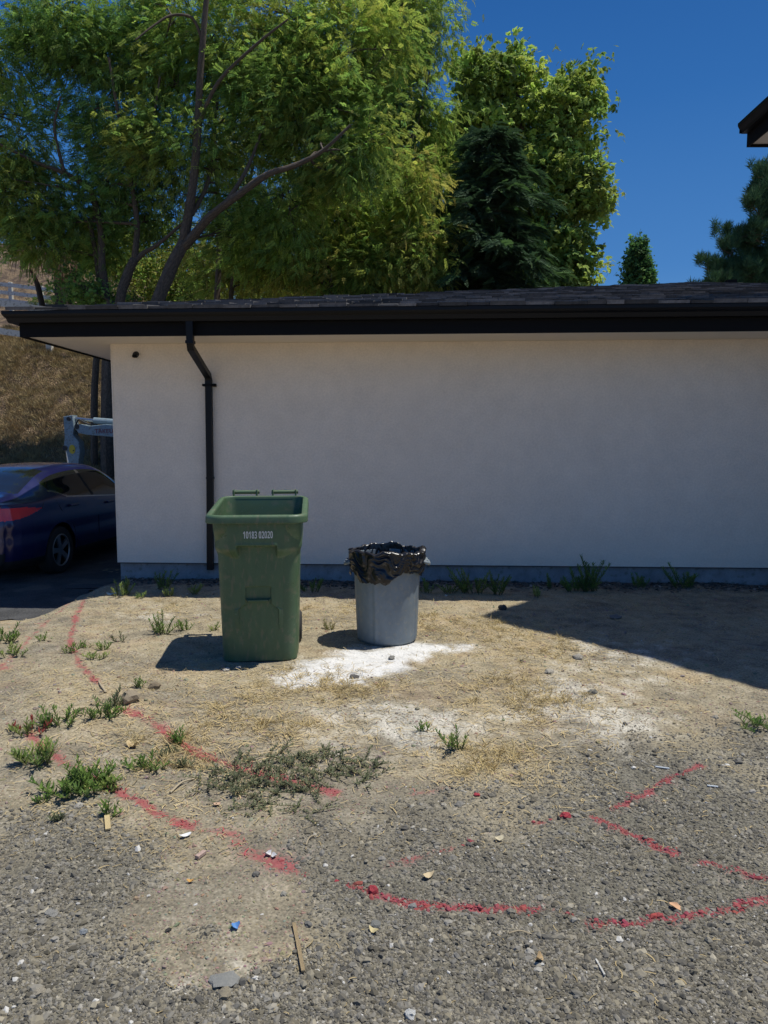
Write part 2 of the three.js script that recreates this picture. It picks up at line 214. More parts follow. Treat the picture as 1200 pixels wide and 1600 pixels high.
M.concrete = new THREE.MeshStandardMaterial({ map: concreteTex, roughness: 0.95, side: THREE.DoubleSide });
const garage = thing('garage', 'long white stucco garage with black eaves and low shingle hip roof', 'garage', [0, 0, -8.3], R(-3));
{
  const g = garage, L = -3.18, Rt = 8.2, D = -22;
  const wall = mesh('wall', mergeGeometries([box(L, Rt, 0.19, 2.752, -0.2, 0), box(L, L + 0.2, 0.19, 2.752, D, -0.2), box(Rt - 0.2, Rt, 0.19, 2.752, D, -0.2), box(L + 0.2, Rt - 0.2, 0.19, 2.752, D, D + 0.2)]), M.stucco, g);
  mesh('corner_bead', mergeGeometries([box(L - 0.003, L + 0.012, 0.19, 2.75, -0.01, 0.004)]), M.stucco, wall);
  mesh('foundation', box(L + 0.022, Rt - 0.02, -0.5, 0.182, D + 0.02, -0.022), M.concrete, g);
  mesh('weep_screed', mergeGeometries([box(L - 0.006, Rt, 0.182, 0.192, -0.03, 0.012)]), M.screed, g);
  mesh('soffit', mergeGeometries([box(-3.85, Rt, 2.753, 2.775, -0.1, 0.669), box(-3.85, L + 0.1, 2.753, 2.775, D, -0.1)]), M.soffit, g);
  mesh('fascia', mergeGeometries([box(-3.87, Rt, 2.733, 2.985, 0.67, 0.69), box(-3.87, -3.85, 2.733, 2.985, D, 0.67)]), M.blackMatt, g);
  // K-style gutter swept round the corner: [out from fascia, y]
  const prof = [[0.001, 2.872], [0.078, 2.872], [0.084, 2.89], [0.092, 2.915], [0.112, 2.935], [0.122, 2.955], [0.122, 2.988], [0.114, 2.99], [0.112, 2.97], [0.1, 2.945], [0.08, 2.92], [0.07, 2.882], [0.006, 2.882], [0.004, 2.99]];
  const pos = [], idx = [];
  for (const [o, y] of prof) { pos.push(Rt, y, 0.69 + o, -3.87 - o, y, 0.69 + o, -3.87 - o, y, D); }
  for (let i = 0; i + 1 < prof.length; i++) for (let k = 0; k < 2; k++) { const a = i * 3 + k, b = a + 3; idx.push(a, a + 1, b, a + 1, b + 1, b); }
  let gg = new THREE.BufferGeometry(); gg.setAttribute('position', new THREE.Float32BufferAttribute(pos, 3)); gg.setIndex(idx); gg = gg.toNonIndexed(); gg.computeVertexNormals(); mesh('gutter', gg, M.gutter, g);
  // downspout: outlet, offset run back to the wall, long drop
  const dsw = 0.072, dsd = 0.058; const ds = mesh('downspout', (() => {
    const path = [[-2.002, 2.874, 0.735], [-2.002, 2.66, 0.735], [-2.004, 2.60, 0.715], [-2.02, 2.375, 0.075], [-2.022, 2.325, 0.042], [-2.03, 1.2, 0.042], [-2.05, 0.12, 0.042]]; const p = [], ix = [];
    path.forEach((q, i) => { const a = V(...path[Math.max(0, i - 1)]), b = V(...path[Math.min(path.length - 1, i + 1)]), t = b.sub(a).normalize(), sx = V(1, 0, 0), bi = t.clone().cross(sx).normalize(); for (const [s, w] of [[-1, -1], [1, -1], [1, 1], [-1, 1]]) { const v = V(...q).addScaledVector(sx, (s * dsw) / 2).addScaledVector(bi, (w * dsd) / 2); p.push(v.x, v.y, v.z); } });
    for (let i = 0; i + 1 < path.length; i++) for (let k = 0; k < 4; k++) { const a = i * 4 + k, b = i * 4 + ((k + 1) % 4); ix.push(a, b, a + 4, b, b + 4, a + 4); }
    let q = new THREE.BufferGeometry(); q.setAttribute('position', new THREE.Float32BufferAttribute(p, 3)); q.setIndex(ix); q = q.toNonIndexed(); q.computeVertexNormals(); return q; })(), M.gutter, g);
  mesh('strap', mergeGeometries([box(-2.09, -1.955, 2.26, 2.285, 0.002, 0.074), rbox(-1.975, -1.94, 2.255, 2.29, 0.003, 0.05, 0.006).toNonIndexed()].map((q) => { q.deleteAttribute('uv'); return q; })), M.blackMatt, ds);
  mesh('seam_collar', box(-2.068, -1.988, 1.19, 1.215, 0.004, 0.08), M.gutter, ds);
  mesh('elbow_collar', box(-2.046, -1.958, 2.645, 2.675, 0.70, 0.77), M.gutter, ds);
  // little black sensor under the soffit
  const sx = -2.88, sy = 2.635; const fx = mesh('wall_sensor', (() => { const c = new THREE.CylinderGeometry(0.03, 0.034, 0.02, 16); c.rotateX(Math.PI / 2); c.translate(sx, sy, 0.01); const d = new THREE.SphereGeometry(0.03, 14, 10); d.scale(1, 0.9, 1.1); d.translate(sx + 0.004, sy - 0.004, 0.035); return mergeGeometries([c, d]); })(), M.black, g);
  mesh('lens_hood', rbox(sx - 0.022, sx + 0.022, sy - 0.045, sy - 0.012, 0.02, 0.075, 0.006), M.blackMatt, fx);
  // roof deck and shingles on the front slope of a low hip
  const k = 0.236, ex = -3.955, ez = 0.775, ey = 2.985, T = 12.4;
  const deck = (pts) => { const q = new THREE.BufferGeometry(); q.setAttribute('position', new THREE.Float32BufferAttribute(pts.flat(), 3)); const id = []; for (let i = 1; i + 1 < pts.length; i++) id.push(0, i, i + 1); q.setIndex(id); return metreUV(q); };
  const at = (x, t, dy = 0) => [x, ey + k * t + dy, ez - t];
  const shingleTex = tex(512, 512, (u, v, c) => { const a = tileNoise(u, v, 8, 3), f = tileNoise(u, v, 120, 2); const m = 1 + 0.4 * a + 0.8 * f; c[0] = 0.082 * m; c[1] = 0.078 * m; c[2] = 0.077 * m; }, { srgb: true });
  const shm = [0.65, 1.0, 1.5, 2.1].map((q) => new THREE.MeshStandardMaterial({ map: shingleTex, color: rgb(q, q, q * 1.01), roughness: 0.93, side: THREE.DoubleSide }));
  const roof = mesh('roof', mergeGeometries([deck([at(ex, 0), at(Rt + 0.6, 0), at(Rt + 0.6, T), at(ex + T, T)]), deck([[ex, ey, ez], [ex + T, ey + k * T, ez - T], [ex, ey, ez - 2 * T]]), deck([[ex + T, ey + k * T, ez - T], [Rt + 0.6, ey + k * T, ez - T], [Rt + 0.6, ey, ez - 2 * T], [ex, ey, ez - 2 * T]])]), shm[0], g);
  const r = rngOf(501), ang = Math.atan(k), exp = 0.36, len = 0.46, all = [];
  for (let row = 0; row * exp < T * 1.02; row++) { let x = ex - 0.2 * r(); const t0 = row * exp * Math.cos(ang); while (x < Rt + 0.6) { const w = 0.16 + r() * 0.2; if (x + w * 0.5 > ex + t0 && x < 7.4) all.push({ x, w: w - 0.006, t: t0 - 0.012 - r() * 0.05, th: 0.022 + r() * 0.022, q: Math.floor(r() * 4), d: Math.hypot(x, t0 + 7.5) }); x += w; } }
  all.sort((a, b) => a.d - b.d); const shape = (w, th) => { const q = new THREE.BoxGeometry(w, th, len); const p = q.attributes.position; for (let i = 0; i < p.count; i++) if (p.getZ(i) < 0) p.setY(i, p.getY(i) * 0.25 - th * 0.3); q.translate(w / 2, th / 2, -len / 2); q.rotateX(ang); return metreUV(q, 1.7); };
  const keep = []; const geos = {};
  all.forEach((s, i) => {
    const y = ey + k * s.t + 0.012 + 0.006;
    if (i < 290) { const wq = Math.round(s.w * 25) / 25, tq = Math.round(s.th * 200) / 200, key = wq + '_' + tq; geos[key] ||= shape(wq, tq); const m = mesh('shingle', geos[key], shm[s.q], roof); m.position.set(s.x, y, ez - s.t); m.scale.x = s.w / wq; }
    else { const q = shape(s.w, s.th); q.translate(s.x, y, ez - s.t); (keep[s.q] ||= []).push(q); }
  });
  keep.forEach((l) => kind(mesh('shingle_courses', mergeGeometries(l), shm[keep.indexOf(l)], roof), 'stuff'));
  mesh('rear_eave', box(ex + T + 0.1, Rt + 0.6, ey + k * T + 0.02, ey + k * T + 0.11, ez - T - 0.3, ez - T - 0.1), M.blackMatt, roof);
}
// ---------------------------------------------------------------- taller house on the right: one eave corner in view, its angled roof shades the yard
{
  const h = thing('house', 'two storey house with black gutter, only its eave corner in view at upper right', 'house', [0, 0, 0]);
  const [cx, cy, cz] = [4.066, 5.264, -8.6]; const fx = cx + 0.122, y1 = cy, y0 = cy - 0.255, zf = cz, zn = -6.5;
  const prof = [[0, -0.115], [0.078, -0.115], [0.086, -0.09], [0.112, -0.05], [0.122, -0.03], [0.122, 0], [0.11, 0], [0.1, -0.045], [0.07, -0.1], [0.004, -0.1]]; const pos = [], idx = [];
  for (const [o, y] of prof) pos.push(fx - o, y1 + y, zf, fx - o, y1 + y, zn); for (let i = 0; i + 1 < prof.length; i++) { const a = i * 2; idx.push(a, a + 1, a + 2, a + 1, a + 3, a + 2); }
  let q = new THREE.BufferGeometry(); q.setAttribute('position', new THREE.Float32BufferAttribute(pos, 3)); q.setIndex(idx); q = q.toNonIndexed(); q.computeVertexNormals();
  const gut = mesh('gutter', q, M.gutter, h); mesh('end_cap', box(fx - 0.1, fx, y1 - 0.11, y1 - 0.01, zf - 0.004, zf + 0.004), M.gutter, gut);
  mesh('fascia', mergeGeometries([box(fx, fx + 0.022, y0, y1 - 0.004, zf, zn), box(fx, 9.4, y0, y1 - 0.004, zf - 0.022, zf - 0.001)].map((b) => b)), M.blackMatt, h);
  mesh('soffit', box(fx + 0.023, 9.4, y0 + 0.03, y0 + 0.05, zf, zn), M.soffit, h);
  const slab = (pts, y, th) => { const s = new THREE.Shape(pts.map(([x, z]) => new THREE.Vector2(x, -z))); const e = new THREE.ExtrudeGeometry(s, { depth: th, bevelEnabled: false }); e.rotateX(-Math.PI / 2); e.translate(0, y, 0); return metreUV(e); };
  const roofMat = std(rgb(0.08, 0.078, 0.078), 0.92);
  mesh('lower_roof', slab([[fx - 0.02, zf - 0.03], [9.4, zf - 0.03], [9.4, zn], [fx - 0.02, zn]], y1 + 0.004, 0.09), roofMat, h);
  mesh('wall', mergeGeometries([box(fx + 0.62, 9.2, -0.3, y0 + 0.03, -8.0, -7.8), box(fx + 0.62, fx + 0.82, -0.3, y0 + 0.03, -7.8, zn)]), M.stucco, h);
  // angled upper wing
  const A = [3.217, -6.862], d1 = [0.612, 0.79], d2 = [0.65, -0.76]; const P = (a, b) => [A[0] + d1[0] * a + d2[0] * b, A[1] + d1[1] * a + d2[1] * b];
  mesh('upper_roof', slab([P(0, 0), P(7.5, 0), P(7.5, 3.6), P(0, 3.6)], 6.6, 0.16), roofMat, h);
  mesh('upper_soffit', slab([P(0.03, 0.03), P(7.45, 0.03), P(7.45, 3.55), P(0.03, 3.55)], 6.57, 0.025), M.soffit, h);
  mesh('upper_wall', slab([P(1.1, 1.1), P(7.0, 1.1), P(7.0, 3.3), P(1.1, 3.3)], y1 + 0.1, 6.57 - y1 - 0.1), M.stucco, h);
}
// ---------------------------------------------------------------- green wheeled cart
function ringPts(w, zf, zb, rc, nf = 64, ns = 14, nc = 7) {   // rounded rectangle, starts front left; returns [x, z, front?]
  const o = [], hw = w / 2; const line = (ax, az, bx, bz, n, f) => { for (let i = 0; i < n; i++) o.push([lerp(ax, bx, i / n), lerp(az, bz, i / n), f]); }; const arc = (cx, cz, a0, f0, f1) => { for (let i = 0; i < nc; i++) { const a = a0 - (i / nc) * Math.PI / 2; o.push([cx + rc * Math.cos(a), cz + rc * Math.sin(a), lerp(f0, f1, i / nc)]); } };
  line(-hw + rc, zf, hw - rc, zf, nf, 1); arc(hw - rc, zf - rc, Math.PI / 2, 1, 0); line(hw, zf - rc, hw, zb + rc, ns, 0); arc(hw - rc, zb + rc, 0, 0, 0); line(hw - rc, zb, -hw + rc, zb, ns, 0); arc(-hw + rc, zb + rc, -Math.PI / 2, 0, 0); line(-hw, zb + rc, -hw, zf - rc, ns, 0); arc(-hw + rc, zf - rc, Math.PI, 0, 1); o.push(o[0].slice()); return o;
}
{
  const cart = thing('wheeled_bin', 'tall green plastic wheeled bin without a lid, standing on the dirt', 'bin', [-0.933, groundY(-0.93, -5.3) - 0.004, -5.395], R(5.5));
  const plTex = tex(1024, 1024, (u, v, c) => { const a = tileNoise(u, v, 4, 4), f = tileNoise(u, v, 90, 2), sc = S(0.42, 0.6, tileNoise(u * 1.0, v, 34, 3)); const mud = S(0.12, 0.5, tileNoise(u, v, 6, 5)); const m = 1 + 0.10 * a + 0.06 * f; let r = 0.068 * m, g = 0.122 * m, b = 0.062 * m; r = lerp(r, 0.16, mud * 0.5); g = lerp(g, 0.15, mud * 0.5); b = lerp(b, 0.095, mud * 0.5); r += sc * 0.05; g += sc * 0.06; b += sc * 0.05; c[0] = r; c[1] = g; c[2] = b; }, { srgb: true });
  const plRough = tex(512, 512, (u, v, c) => { c[0] = c[1] = c[2] = 0.52 + 0.35 * tileNoise(u, v, 8, 5); });
  const pl = new THREE.MeshStandardMaterial({ map: plTex, roughnessMap: plRough, roughness: 0.95, side: THREE.DoubleSide });
  const top = 1.075, prot = (y) => S(0.765, 0.85, y);
  const W = (y) => lerp(0.552, 0.602, y / 1.075) + 0.036 * prot(y), ZF = (y) => lerp(0.30, 0.352, y / 1.075), ZB = (y) => lerp(-0.27, -0.44, y / 1.075);
  const lift = (y, z) => y + S(0.5, 1.075, y) * 0.075 * clamp((0.36 - z) / 0.8);
  const relief = (x, y) => {
    const ax = Math.abs(x), mid = S(0.142, 0.128, ax); let d = lerp(0.072 * S(0.765, 0.85, y), 0.072 * S(0.856, 0.874, y), mid) - 0.05 * (x / 0.3) ** 2 + 0.012;
    if (y > 0.862 && y < 0.9) d += 0.004 * S(0.15, 0.145, ax) * S(0.9, 0.87, y) * S(0.862, 0.868, y);
    const half = y < 0.395 ? 0.135 : y < 0.435 ? lerp(0.135, 0.082, (y - 0.395) / 0.04) : 0.082;
    if (y < 0.57) { const e = S(half + 0.012, half - 0.014, ax); const t = S(0.566, 0.556, y) * S(0.004, 0.014, y + 0.01); d -= 0.05 * e * t; if (ax < 0.083) d -= 0.055 * S(0.08, 0.072, ax) * S(0.472, 0.48, y) * S(0.557, 0.551, y); d += 0.062 * S(0.085, 0.078, ax) * S(0.45, 0.456, y) * S(0.482, 0.474, y); }
    if (y < 0.41) d += 0.008 * S(half + 0.022, half + 0.012, ax) * S(half + 0.004, half + 0.01, ax);
    return d;
  };
  const ys = []; for (let i = 0; i <= 240; i++) ys.push((i / 240) * top);
  const rows = ys.map((y) => { const foot = S(0, 0.03, y); const rc = lerp(0.15, 0.11, y / top); return ringPts(W(y) - 0.02 * (1 - foot), ZF(y) - 0.012 * (1 - foot), ZB(y) + 0.012 * (1 - foot), rc).map(([x, z, f]) => { const zz = z + (f > 0 ? relief(x, y) * f : 0); return [x, lift(y, zz), zz]; }); });
  const n = rows[0].length - 1;
  mesh('body', mergeGeometries([gridGeo(n, 240, (u, v, i, j) => [...rows[j][i], (i / n) * 2.4, ys[j]], { closeU: true }),
    gridGeo(n, 60, (u, v, i, j) => { const jj = j * 4, y = ys[jj]; const q = ringPts(W(y) - 0.012, ZF(y) - 0.006 + 0.068 * S(0.85, 1.0, y), ZB(y) + 0.006, 0.09)[i]; return [q[0], Math.max(0.01, lift(y, q[1])), q[1], (i / n) * 2.4 + 0.3, y]; }, { closeU: true, flip: true }),
    gridGeo(n, 1, (u, v, i, j) => { const q = rows[2][i]; return j ? [q[0], 0.015, q[2], 0, 0] : [0, 0.015, 0, 0, 0]; })]), pl, cart);
  const rimP = [[-0.008, 1.066], [-0.006, 1.084], [0.0, 1.09], [0.02, 1.09], [0.034, 1.084], [0.038, 1.07], [0.04, 1.036], [0.037, 1.031], [0.031, 1.033], [0.03, 1.066], [0.0, 1.07]];
  mesh('rim', gridGeo(n, rimP.length - 1, (u, v, i, j) => { const [o, y] = rimP[j]; const q = ringPts(W(1.07) + o * 2, ZF(1.07) + 0.074 + o, ZB(1.07) - o, 0.085 + o)[i]; return [q[0], lift(1.07, q[1]) + y - 1.07, q[1], (i / n) * 2.4, y]; }, { closeU: true }), pl, cart);
  for (const s of [-1, 1]) {   // grab bars behind the rim
    const x0 = s < 0 ? -0.252 : 0.065, x1 = s < 0 ? -0.065 : 0.252; const hb = mesh('handle', tube([[x0 - 0.012, 1.192, -0.515], [x1 + 0.02, 1.192, -0.515]], [0.016, 0.016], 12, { smooth: false }), pl, cart);
    for (const x of [x0, x1]) mesh('bracket', rbox(x - 0.006, x + 0.006, 1.125, 1.214, -0.54, -0.46, 0.004), pl, hb);
  }
  const tyre = std(rgb(0.03, 0.03, 0.03), 0.85), hub = std(rgb(0.38, 0.38, 0.37), 0.6);
  for (const s of [-1, 1]) { const w = mesh('wheel', (() => { const t = new THREE.TorusGeometry(0.095, 0.032, 10, 28); t.rotateY(Math.PI / 2); t.translate(s * 0.266, 0.13, -0.26); return t; })(), tyre, cart); mesh('hub', (() => { const c = new THREE.CylinderGeometry(0.08, 0.08, 0.045, 24); c.rotateZ(Math.PI / 2); c.translate(s * 0.266, 0.13, -0.26); return c; })(), hub, w); }
  mesh('axle', tube([[-0.28, 0.13, -0.26], [0.28, 0.13, -0.26]], [0.012, 0.012], 8, { smooth: false }), hub, cart);
  const font = await new FontLoader().loadAsync('fonts/droid/droid_sans_bold.typeface.json');
  const t = new TextGeometry('10183 02020', { font, size: 0.05, depth: 0.003, curveSegments: 4 }); t.computeBoundingBox(); const bb = t.boundingBox; t.translate(-(bb.min.x + bb.max.x) / 2, 0, 0); t.scale(0.205 / (bb.max.x - bb.min.x), 1, 1); { const p = t.attributes.position; for (let i = 0; i < p.count; i++) { const x = p.getX(i) + 0.012, y = p.getY(i) + 0.925; p.setXYZ(i, x, lift(y, 0.36), ZF(y) + relief(x, y) + 0.0005 + p.getZ(i)); } t.computeVertexNormals(); }
  mesh('serial_number', t, std(rgb(0.62, 0.64, 0.62), 0.7), cart);
}
// ---------------------------------------------------------------- grey round can with a black liner
{
  const cy0 = groundY(0.02, -5.73); const can = thing('trash_can', 'grey round plastic trash can lined with a black bag', 'trash can', [0.025, cy0 - 0.003, -5.74]); can.scale.set(1.04, 1, 1.04);
  const gt = tex(512, 512, (u, v, c) => { const a = tileNoise(u, v, 5, 4), f = tileNoise(u, v, 70, 2), dirt = S(0.1, 0.45, tileNoise(u, v, 9, 4)); const sc = S(0.5, 0.7, tileNoise(u, v, 40, 2)); const m = 1 + 0.12 * a + 0.1 * f; c[0] = lerp(0.175, 0.25, dirt * 0.5) * m + sc * 0.1; c[1] = lerp(0.21, 0.25, dirt * 0.5) * m + sc * 0.1; c[2] = lerp(0.235, 0.225, dirt * 0.5) * m + sc * 0.1; }, { srgb: true });
  const gm = new THREE.MeshStandardMaterial({ map: gt, roughness: 0.55, side: THREE.DoubleSide });
  const prof = [[0.0, 0.0], [0.2, 0.0], [0.222, 0.006], [0.232, 0.022], [0.236, 0.06], [0.2575, 0.6], [0.259, 0.64], [0.272, 0.65], [0.276, 0.668], [0.274, 0.7], [0.268, 0.708], [0.258, 0.704], [0.256, 0.66], [0.246, 0.5], [0.225, 0.03], [0, 0.02]];
  mesh('body', gridGeo(128, prof.length * 6 - 6, (u, v, i, j) => { const k = Math.min(prof.length - 2, Math.floor(j / 6)), t = j / 6 - k; let r = lerp(prof[k][0], prof[k + 1][0], t), y = lerp(prof[k][1], prof[k + 1][1], t); const a = u * 2 * Math.PI;
    if (j > 18 && j < 42) { const rel = (c, w) => { const d = Math.abs(((a - c + 3 * Math.PI) % (2 * Math.PI)) - Math.PI); return S(w, w * 0.5, d); }; for (const c of [1.95, 2.72, 0.42, -1.2, -2.0, -2.8]) r += 0.007 * rel(c, 0.055) ; r += 0.0035 * rel(2.33, 0.33); }
    return [r * Math.cos(a), y, r * Math.sin(a), u * 3, y * 1.5]; }, { closeU: true }), gm, can);
  for (const s of [-1, 1]) { const hd = mesh('handle', tube([[s * 0.262, 0.655, 0.075], [s * 0.31, 0.64, 0.07], [s * 0.325, 0.625, 0], [s * 0.31, 0.64, -0.07], [s * 0.262, 0.655, -0.075]], [0.013, 0.014, 0.014, 0.014, 0.013], 10), gm, can); mesh('handle_bracket', rbox(s < 0 ? -0.318 : 0.262, s < 0 ? -0.262 : 0.318, 0.648, 0.662, -0.07, 0.07, 0.005), gm, hd); }
  // liner: up the inside, over the rim, down outside with a ragged hem
  const bm = phys(rgb(0.006, 0.006, 0.008), 0.3, { clearcoat: 0.15, clearcoatRoughness: 0.25 });
  const ridge = (x, y, z) => 1 - Math.abs(n3(x, y, z)) * 2;
  const hem = (a) => { const b = Math.atan2(Math.sin(a - 1.95), Math.cos(a - 1.95)); return 0.125 + 0.085 * Math.exp(-((b / 0.6) ** 4)) + 0.05 * Math.exp(-(((b - 1.25) / 0.3) ** 2)) + 0.03 * Math.exp(-(((b + 1.75) / 0.5) ** 2)) + 0.02 * n2(Math.cos(a) * 2, Math.sin(a) * 2) + 0.008 * n2(Math.cos(a) * 9, Math.sin(a) * 9); };
  mesh('liner', gridGeo(260, 74, (u, v) => { const a = u * 2 * Math.PI, ca = Math.cos(a), sa = Math.sin(a); let r, y; const topY = 0.748 + 0.02 * n2(ca * 1.3 + 4, sa * 1.3) + 0.006 * n2(ca * 4, sa * 4);
    if (v < 0.4) { const t = v / 0.4; r = lerp(0.205, 0.262, Math.sqrt(t)); y = lerp(0.36, topY, t); } else if (v < 0.5) { const t = (v - 0.4) / 0.1; r = 0.262 + 0.034 * Math.sin(t * Math.PI / 2); y = topY - 0.02 * t * t; } else { const t = (v - 0.5) / 0.5; r = lerp(0.29, 0.279, t) + 0.004 * Math.sin(t * 3.1); y = topY - 0.02 - t * (topY - 0.02 - (0.71 - hem(a))); }
    const w = v < 0.4 ? 0.5 : v < 0.5 ? 0.9 : 1; const slant = y * 17 + 2.2 * n2(ca * 1.5 + 9, sa * 1.5 + y * 4);
    const wr = 0.013 * ridge(ca * 1.1, slant * 0.75, sa * 1.1) + 0.005 * ridge(ca * 1.8 + 5, slant * 1.5, sa * 1.8) + 0.001 * ridge(ca * 8, y * 30, sa * 8);
    r += w * (wr - 0.004); y += w * 0.009 * n3(ca * 2.5 + 3, y * 9, sa * 2.5); if (v >= 0.5) r = Math.max(r, 0.2795); return [r * ca, y, r * sa]; }, { closeU: true }), bm, can);
}
// ---------------------------------------------------------------- dark blue saloon car, seen from behind its right rear wheel
{
  const car = thing('parked_car', 'dark blue saloon car parked in the shade beside the garage', 'car', [-5.2, -0.13, -9.62], R(-5));   // local: -z is forwards, +x the right side; origin under the rear axle
  const tab = (t) => (x) => { let k = 0; while (k < t.length - 2 && x > t[k + 1][0]) k++; const [a, b] = [t[k], t[k + 1]], f = clamp((x - a[0]) / (b[0] - a[0])); const p = t[Math.max(0, k - 1)][1], q = t[Math.min(t.length - 1, k + 2)][1]; const m0 = (b[1] - p) * 0.5, m1 = (q - a[1]) * 0.5; const f2 = f * f, f3 = f2 * f; return (2 * f3 - 3 * f2 + 1) * a[1] + (f3 - 2 * f2 + f) * m0 + (-2 * f3 + 3 * f2) * b[1] + (f3 - f2) * m1; };
  const top = tab([[0, 1.03], [0.2, 1.075], [0.45, 1.11], [0.7, 1.21], [1.0, 1.335], [1.3, 1.415], [1.7, 1.46], [2.15, 1.47], [2.5, 1.44], [2.8, 1.345], [3.1, 1.2], [3.4, 1.035], [3.7, 0.98], [4.1, 0.89], [4.4, 0.76], [4.53, 0.6]]);
  const belt = tab([[0, 0.99], [0.5, 1.0], [1.0, 1.015], [1.6, 0.985], [2.4, 0.945], [3.2, 0.915], [3.6, 0.89], [4.1, 0.82], [4.53, 0.55]]);
  const half = tab([[0, 0.7], [0.06, 0.76], [0.16, 0.815], [0.35, 0.86], [0.7, 0.885], [1.2, 0.888], [2.2, 0.885], [3.2, 0.88], [3.8, 0.865], [4.2, 0.81], [4.4, 0.7], [4.53, 0.5]]);
  const rail = tab([[0, 0.6], [0.4, 0.64], [0.8, 0.6], [1.2, 0.555], [1.8, 0.56], [2.4, 0.575], [2.9, 0.63], [3.4, 0.7], [4.0, 0.66], [4.53, 0.4]]);
  const section = (X) => { const w = half(X), T = top(X), B = Math.min(belt(X), T - 0.03), rw = Math.min(rail(X), w - 0.06), ry = Math.max(B + 0.012, T - 0.085); const c = [[w - 0.10, 0.19], [w - 0.035, 0.27], [w - 0.004, 0.45], [w - 0.006, 0.6], [w + 0.004, 0.74], [w - 0.02, 0.86], [w - 0.05, B], [lerp(w - 0.05, rw, 0.5) + 0.012, lerp(B, ry, 0.5)], [rw, ry], [rw * 0.8, T - 0.024], [rw * 0.4, T - 0.005], [0, T]]; return new THREE.CatmullRomCurve3(c.map((q) => V(q[0], q[1], 0)), false, 'centripetal'); };
  const NX = 300, NV = 120, LEN = 4.53, P = [], ext = 14;
  for (let i = -ext; i <= NX; i++) { const X = i < 0 ? 0 : (i / NX) * LEN, cv = section(X), row = []; for (let j = 0; j <= NV; j++) { const q = cv.getPoint(j / NV); let x = q.x, y = q.y, xx = X; if (i < 0) { const s = -i / ext; const sc = Math.cos(s * Math.PI / 2); x *= sc; y = lerp(0.72, y, 0.25 + 0.75 * sc); xx = -0.075 * Math.sin(s * Math.PI / 2) - 0.05 * S(0.95, 0.5, q.y) * Math.sin(s * Math.PI / 2); } row.push([x, y, xx]); } P.push(row); }
  const wheels = [[0.95, 0.325], [3.65, 0.325]], AR = 0.365;
  const idOf = (X, y, jn, i) => {
    if (i < ext) { if (y > 0.8 && y < 0.955 && i > 2) return 'light'; if (y < 0.4) return 'skirt'; return 'body'; }
    for (const [wx, wy] of wheels) if (Math.hypot(X - wx, y - wy) < AR && jn < 0.62) return null;
    if (jn > 0.78 && X > 0.5 && X < 1.24 && y > 1.1) { const q = (jn - 0.78) / 0.22; if (q > 0.05) return 'rear_glass'; }
    if (X > 2.62 && X < 3.42 && jn > 0.78) return 'windshield';
    const lo = 0.955 + 0.012 * S(1.4, 1.0, X), B = belt(X);
    if (jn > 0.5 && jn < 0.76) { const yr = y - B, hi = top(X) - 0.1; const rear = 0.93 + 0.35 * S(1.25, 1.36, y) * 0.9, fr = 3.18 - (y - 0.9) * 1.35; if (X > rear && X < fr && yr > 0.03 + 0.075 * S(1.25, 0.95, X) && y < hi - 0.0 && y < 1.37) { if (Math.abs(X - 1.93 + (y - 1.1) * 0.1) < 0.035) return 'pillar'; return X < 1.93 - (y - 1.1) * 0.1 ? 'rear_side_glass' : 'front_side_glass'; } if (X > rear - 0.03 && X < fr && yr > 0.008 + 0.075 * S(1.25, 0.95, X) && yr <= 0.03 + 0.075 * S(1.25, 0.95, X)) return 'trim'; }
    if (jn < 0.6 && X < 0.56) { const tt = X / 0.56; const mid = lerp(0.87, 0.915, tt), hh = 0.078 * (1 - tt * tt) * (1 - 0.2 * tt); if (Math.abs(y - mid) < hh) return 'light'; }
    if (y < 0.30) return 'skirt'; return 'body';
  };
  const paint = phys(rgb(0.009, 0.01, 0.075), 0.3, { metalness: 0.3, clearcoat: 1, clearcoatRoughness: 0.06 });
  const glass = phys(rgb(0.012, 0.013, 0.013), 0.06, { clearcoat: 0.5 }), dark = std(rgb(0.01, 0.01, 0.011), 0.7), chrome = std(rgb(0.5, 0.5, 0.52), 0.25, { metalness: 0.9 }), lampM = phys(rgb(0.75, 0.02, 0.03), 0.16, { clearcoat: 1 });
  const mats = { body: paint, rear_glass: glass, windshield: glass, rear_side_glass: glass, front_side_glass: glass, light: lampM, skirt: dark, trim: chrome, pillar: dark }, names = { body: 'body', rear_glass: 'rear_window', windshield: 'windscreen', rear_side_glass: 'rear_door_window', front_side_glass: 'front_door_window', light: 'tail_light', skirt: 'lower_bumper', trim: 'window_trim', pillar: 'door_pillar' };
  let bodyMesh = null;
  const build = (side) => {
    const pos = [], nIdx = {}, gAll = []; for (const row of P) for (const [x, y, X] of row) { let xx = X, yy = y; for (const [wx, wy] of wheels) { const d = Math.hypot(X - wx, y - wy); if (x > 0.5 && Math.abs(d - AR) < 0.016) { xx = wx + ((X - wx) / d) * AR; yy = wy + ((y - wy) / d) * AR; } } pos.push(side * x, yy, 0.95 - xx); }
    const nv = NV + 1; for (let i = 0; i < P.length - 1; i++) for (let j = 0; j < NV; j++) { const a = i * nv + j, q = P[i][j], r2 = P[i + 1][j + 1]; const id = idOf((q[2] + r2[2]) / 2, (q[1] + r2[1]) / 2, (j + 0.5) / NV, i); gAll.push(a, a + 1, a + nv, a + 1, a + nv + 1, a + nv); if (id) (nIdx[id] ||= []).push(a, a + 1, a + nv, a + 1, a + nv + 1, a + nv); }
    const full = new THREE.BufferGeometry(); full.setAttribute('position', new THREE.Float32BufferAttribute(pos, 3)); full.setIndex(gAll); full.computeVertexNormals();
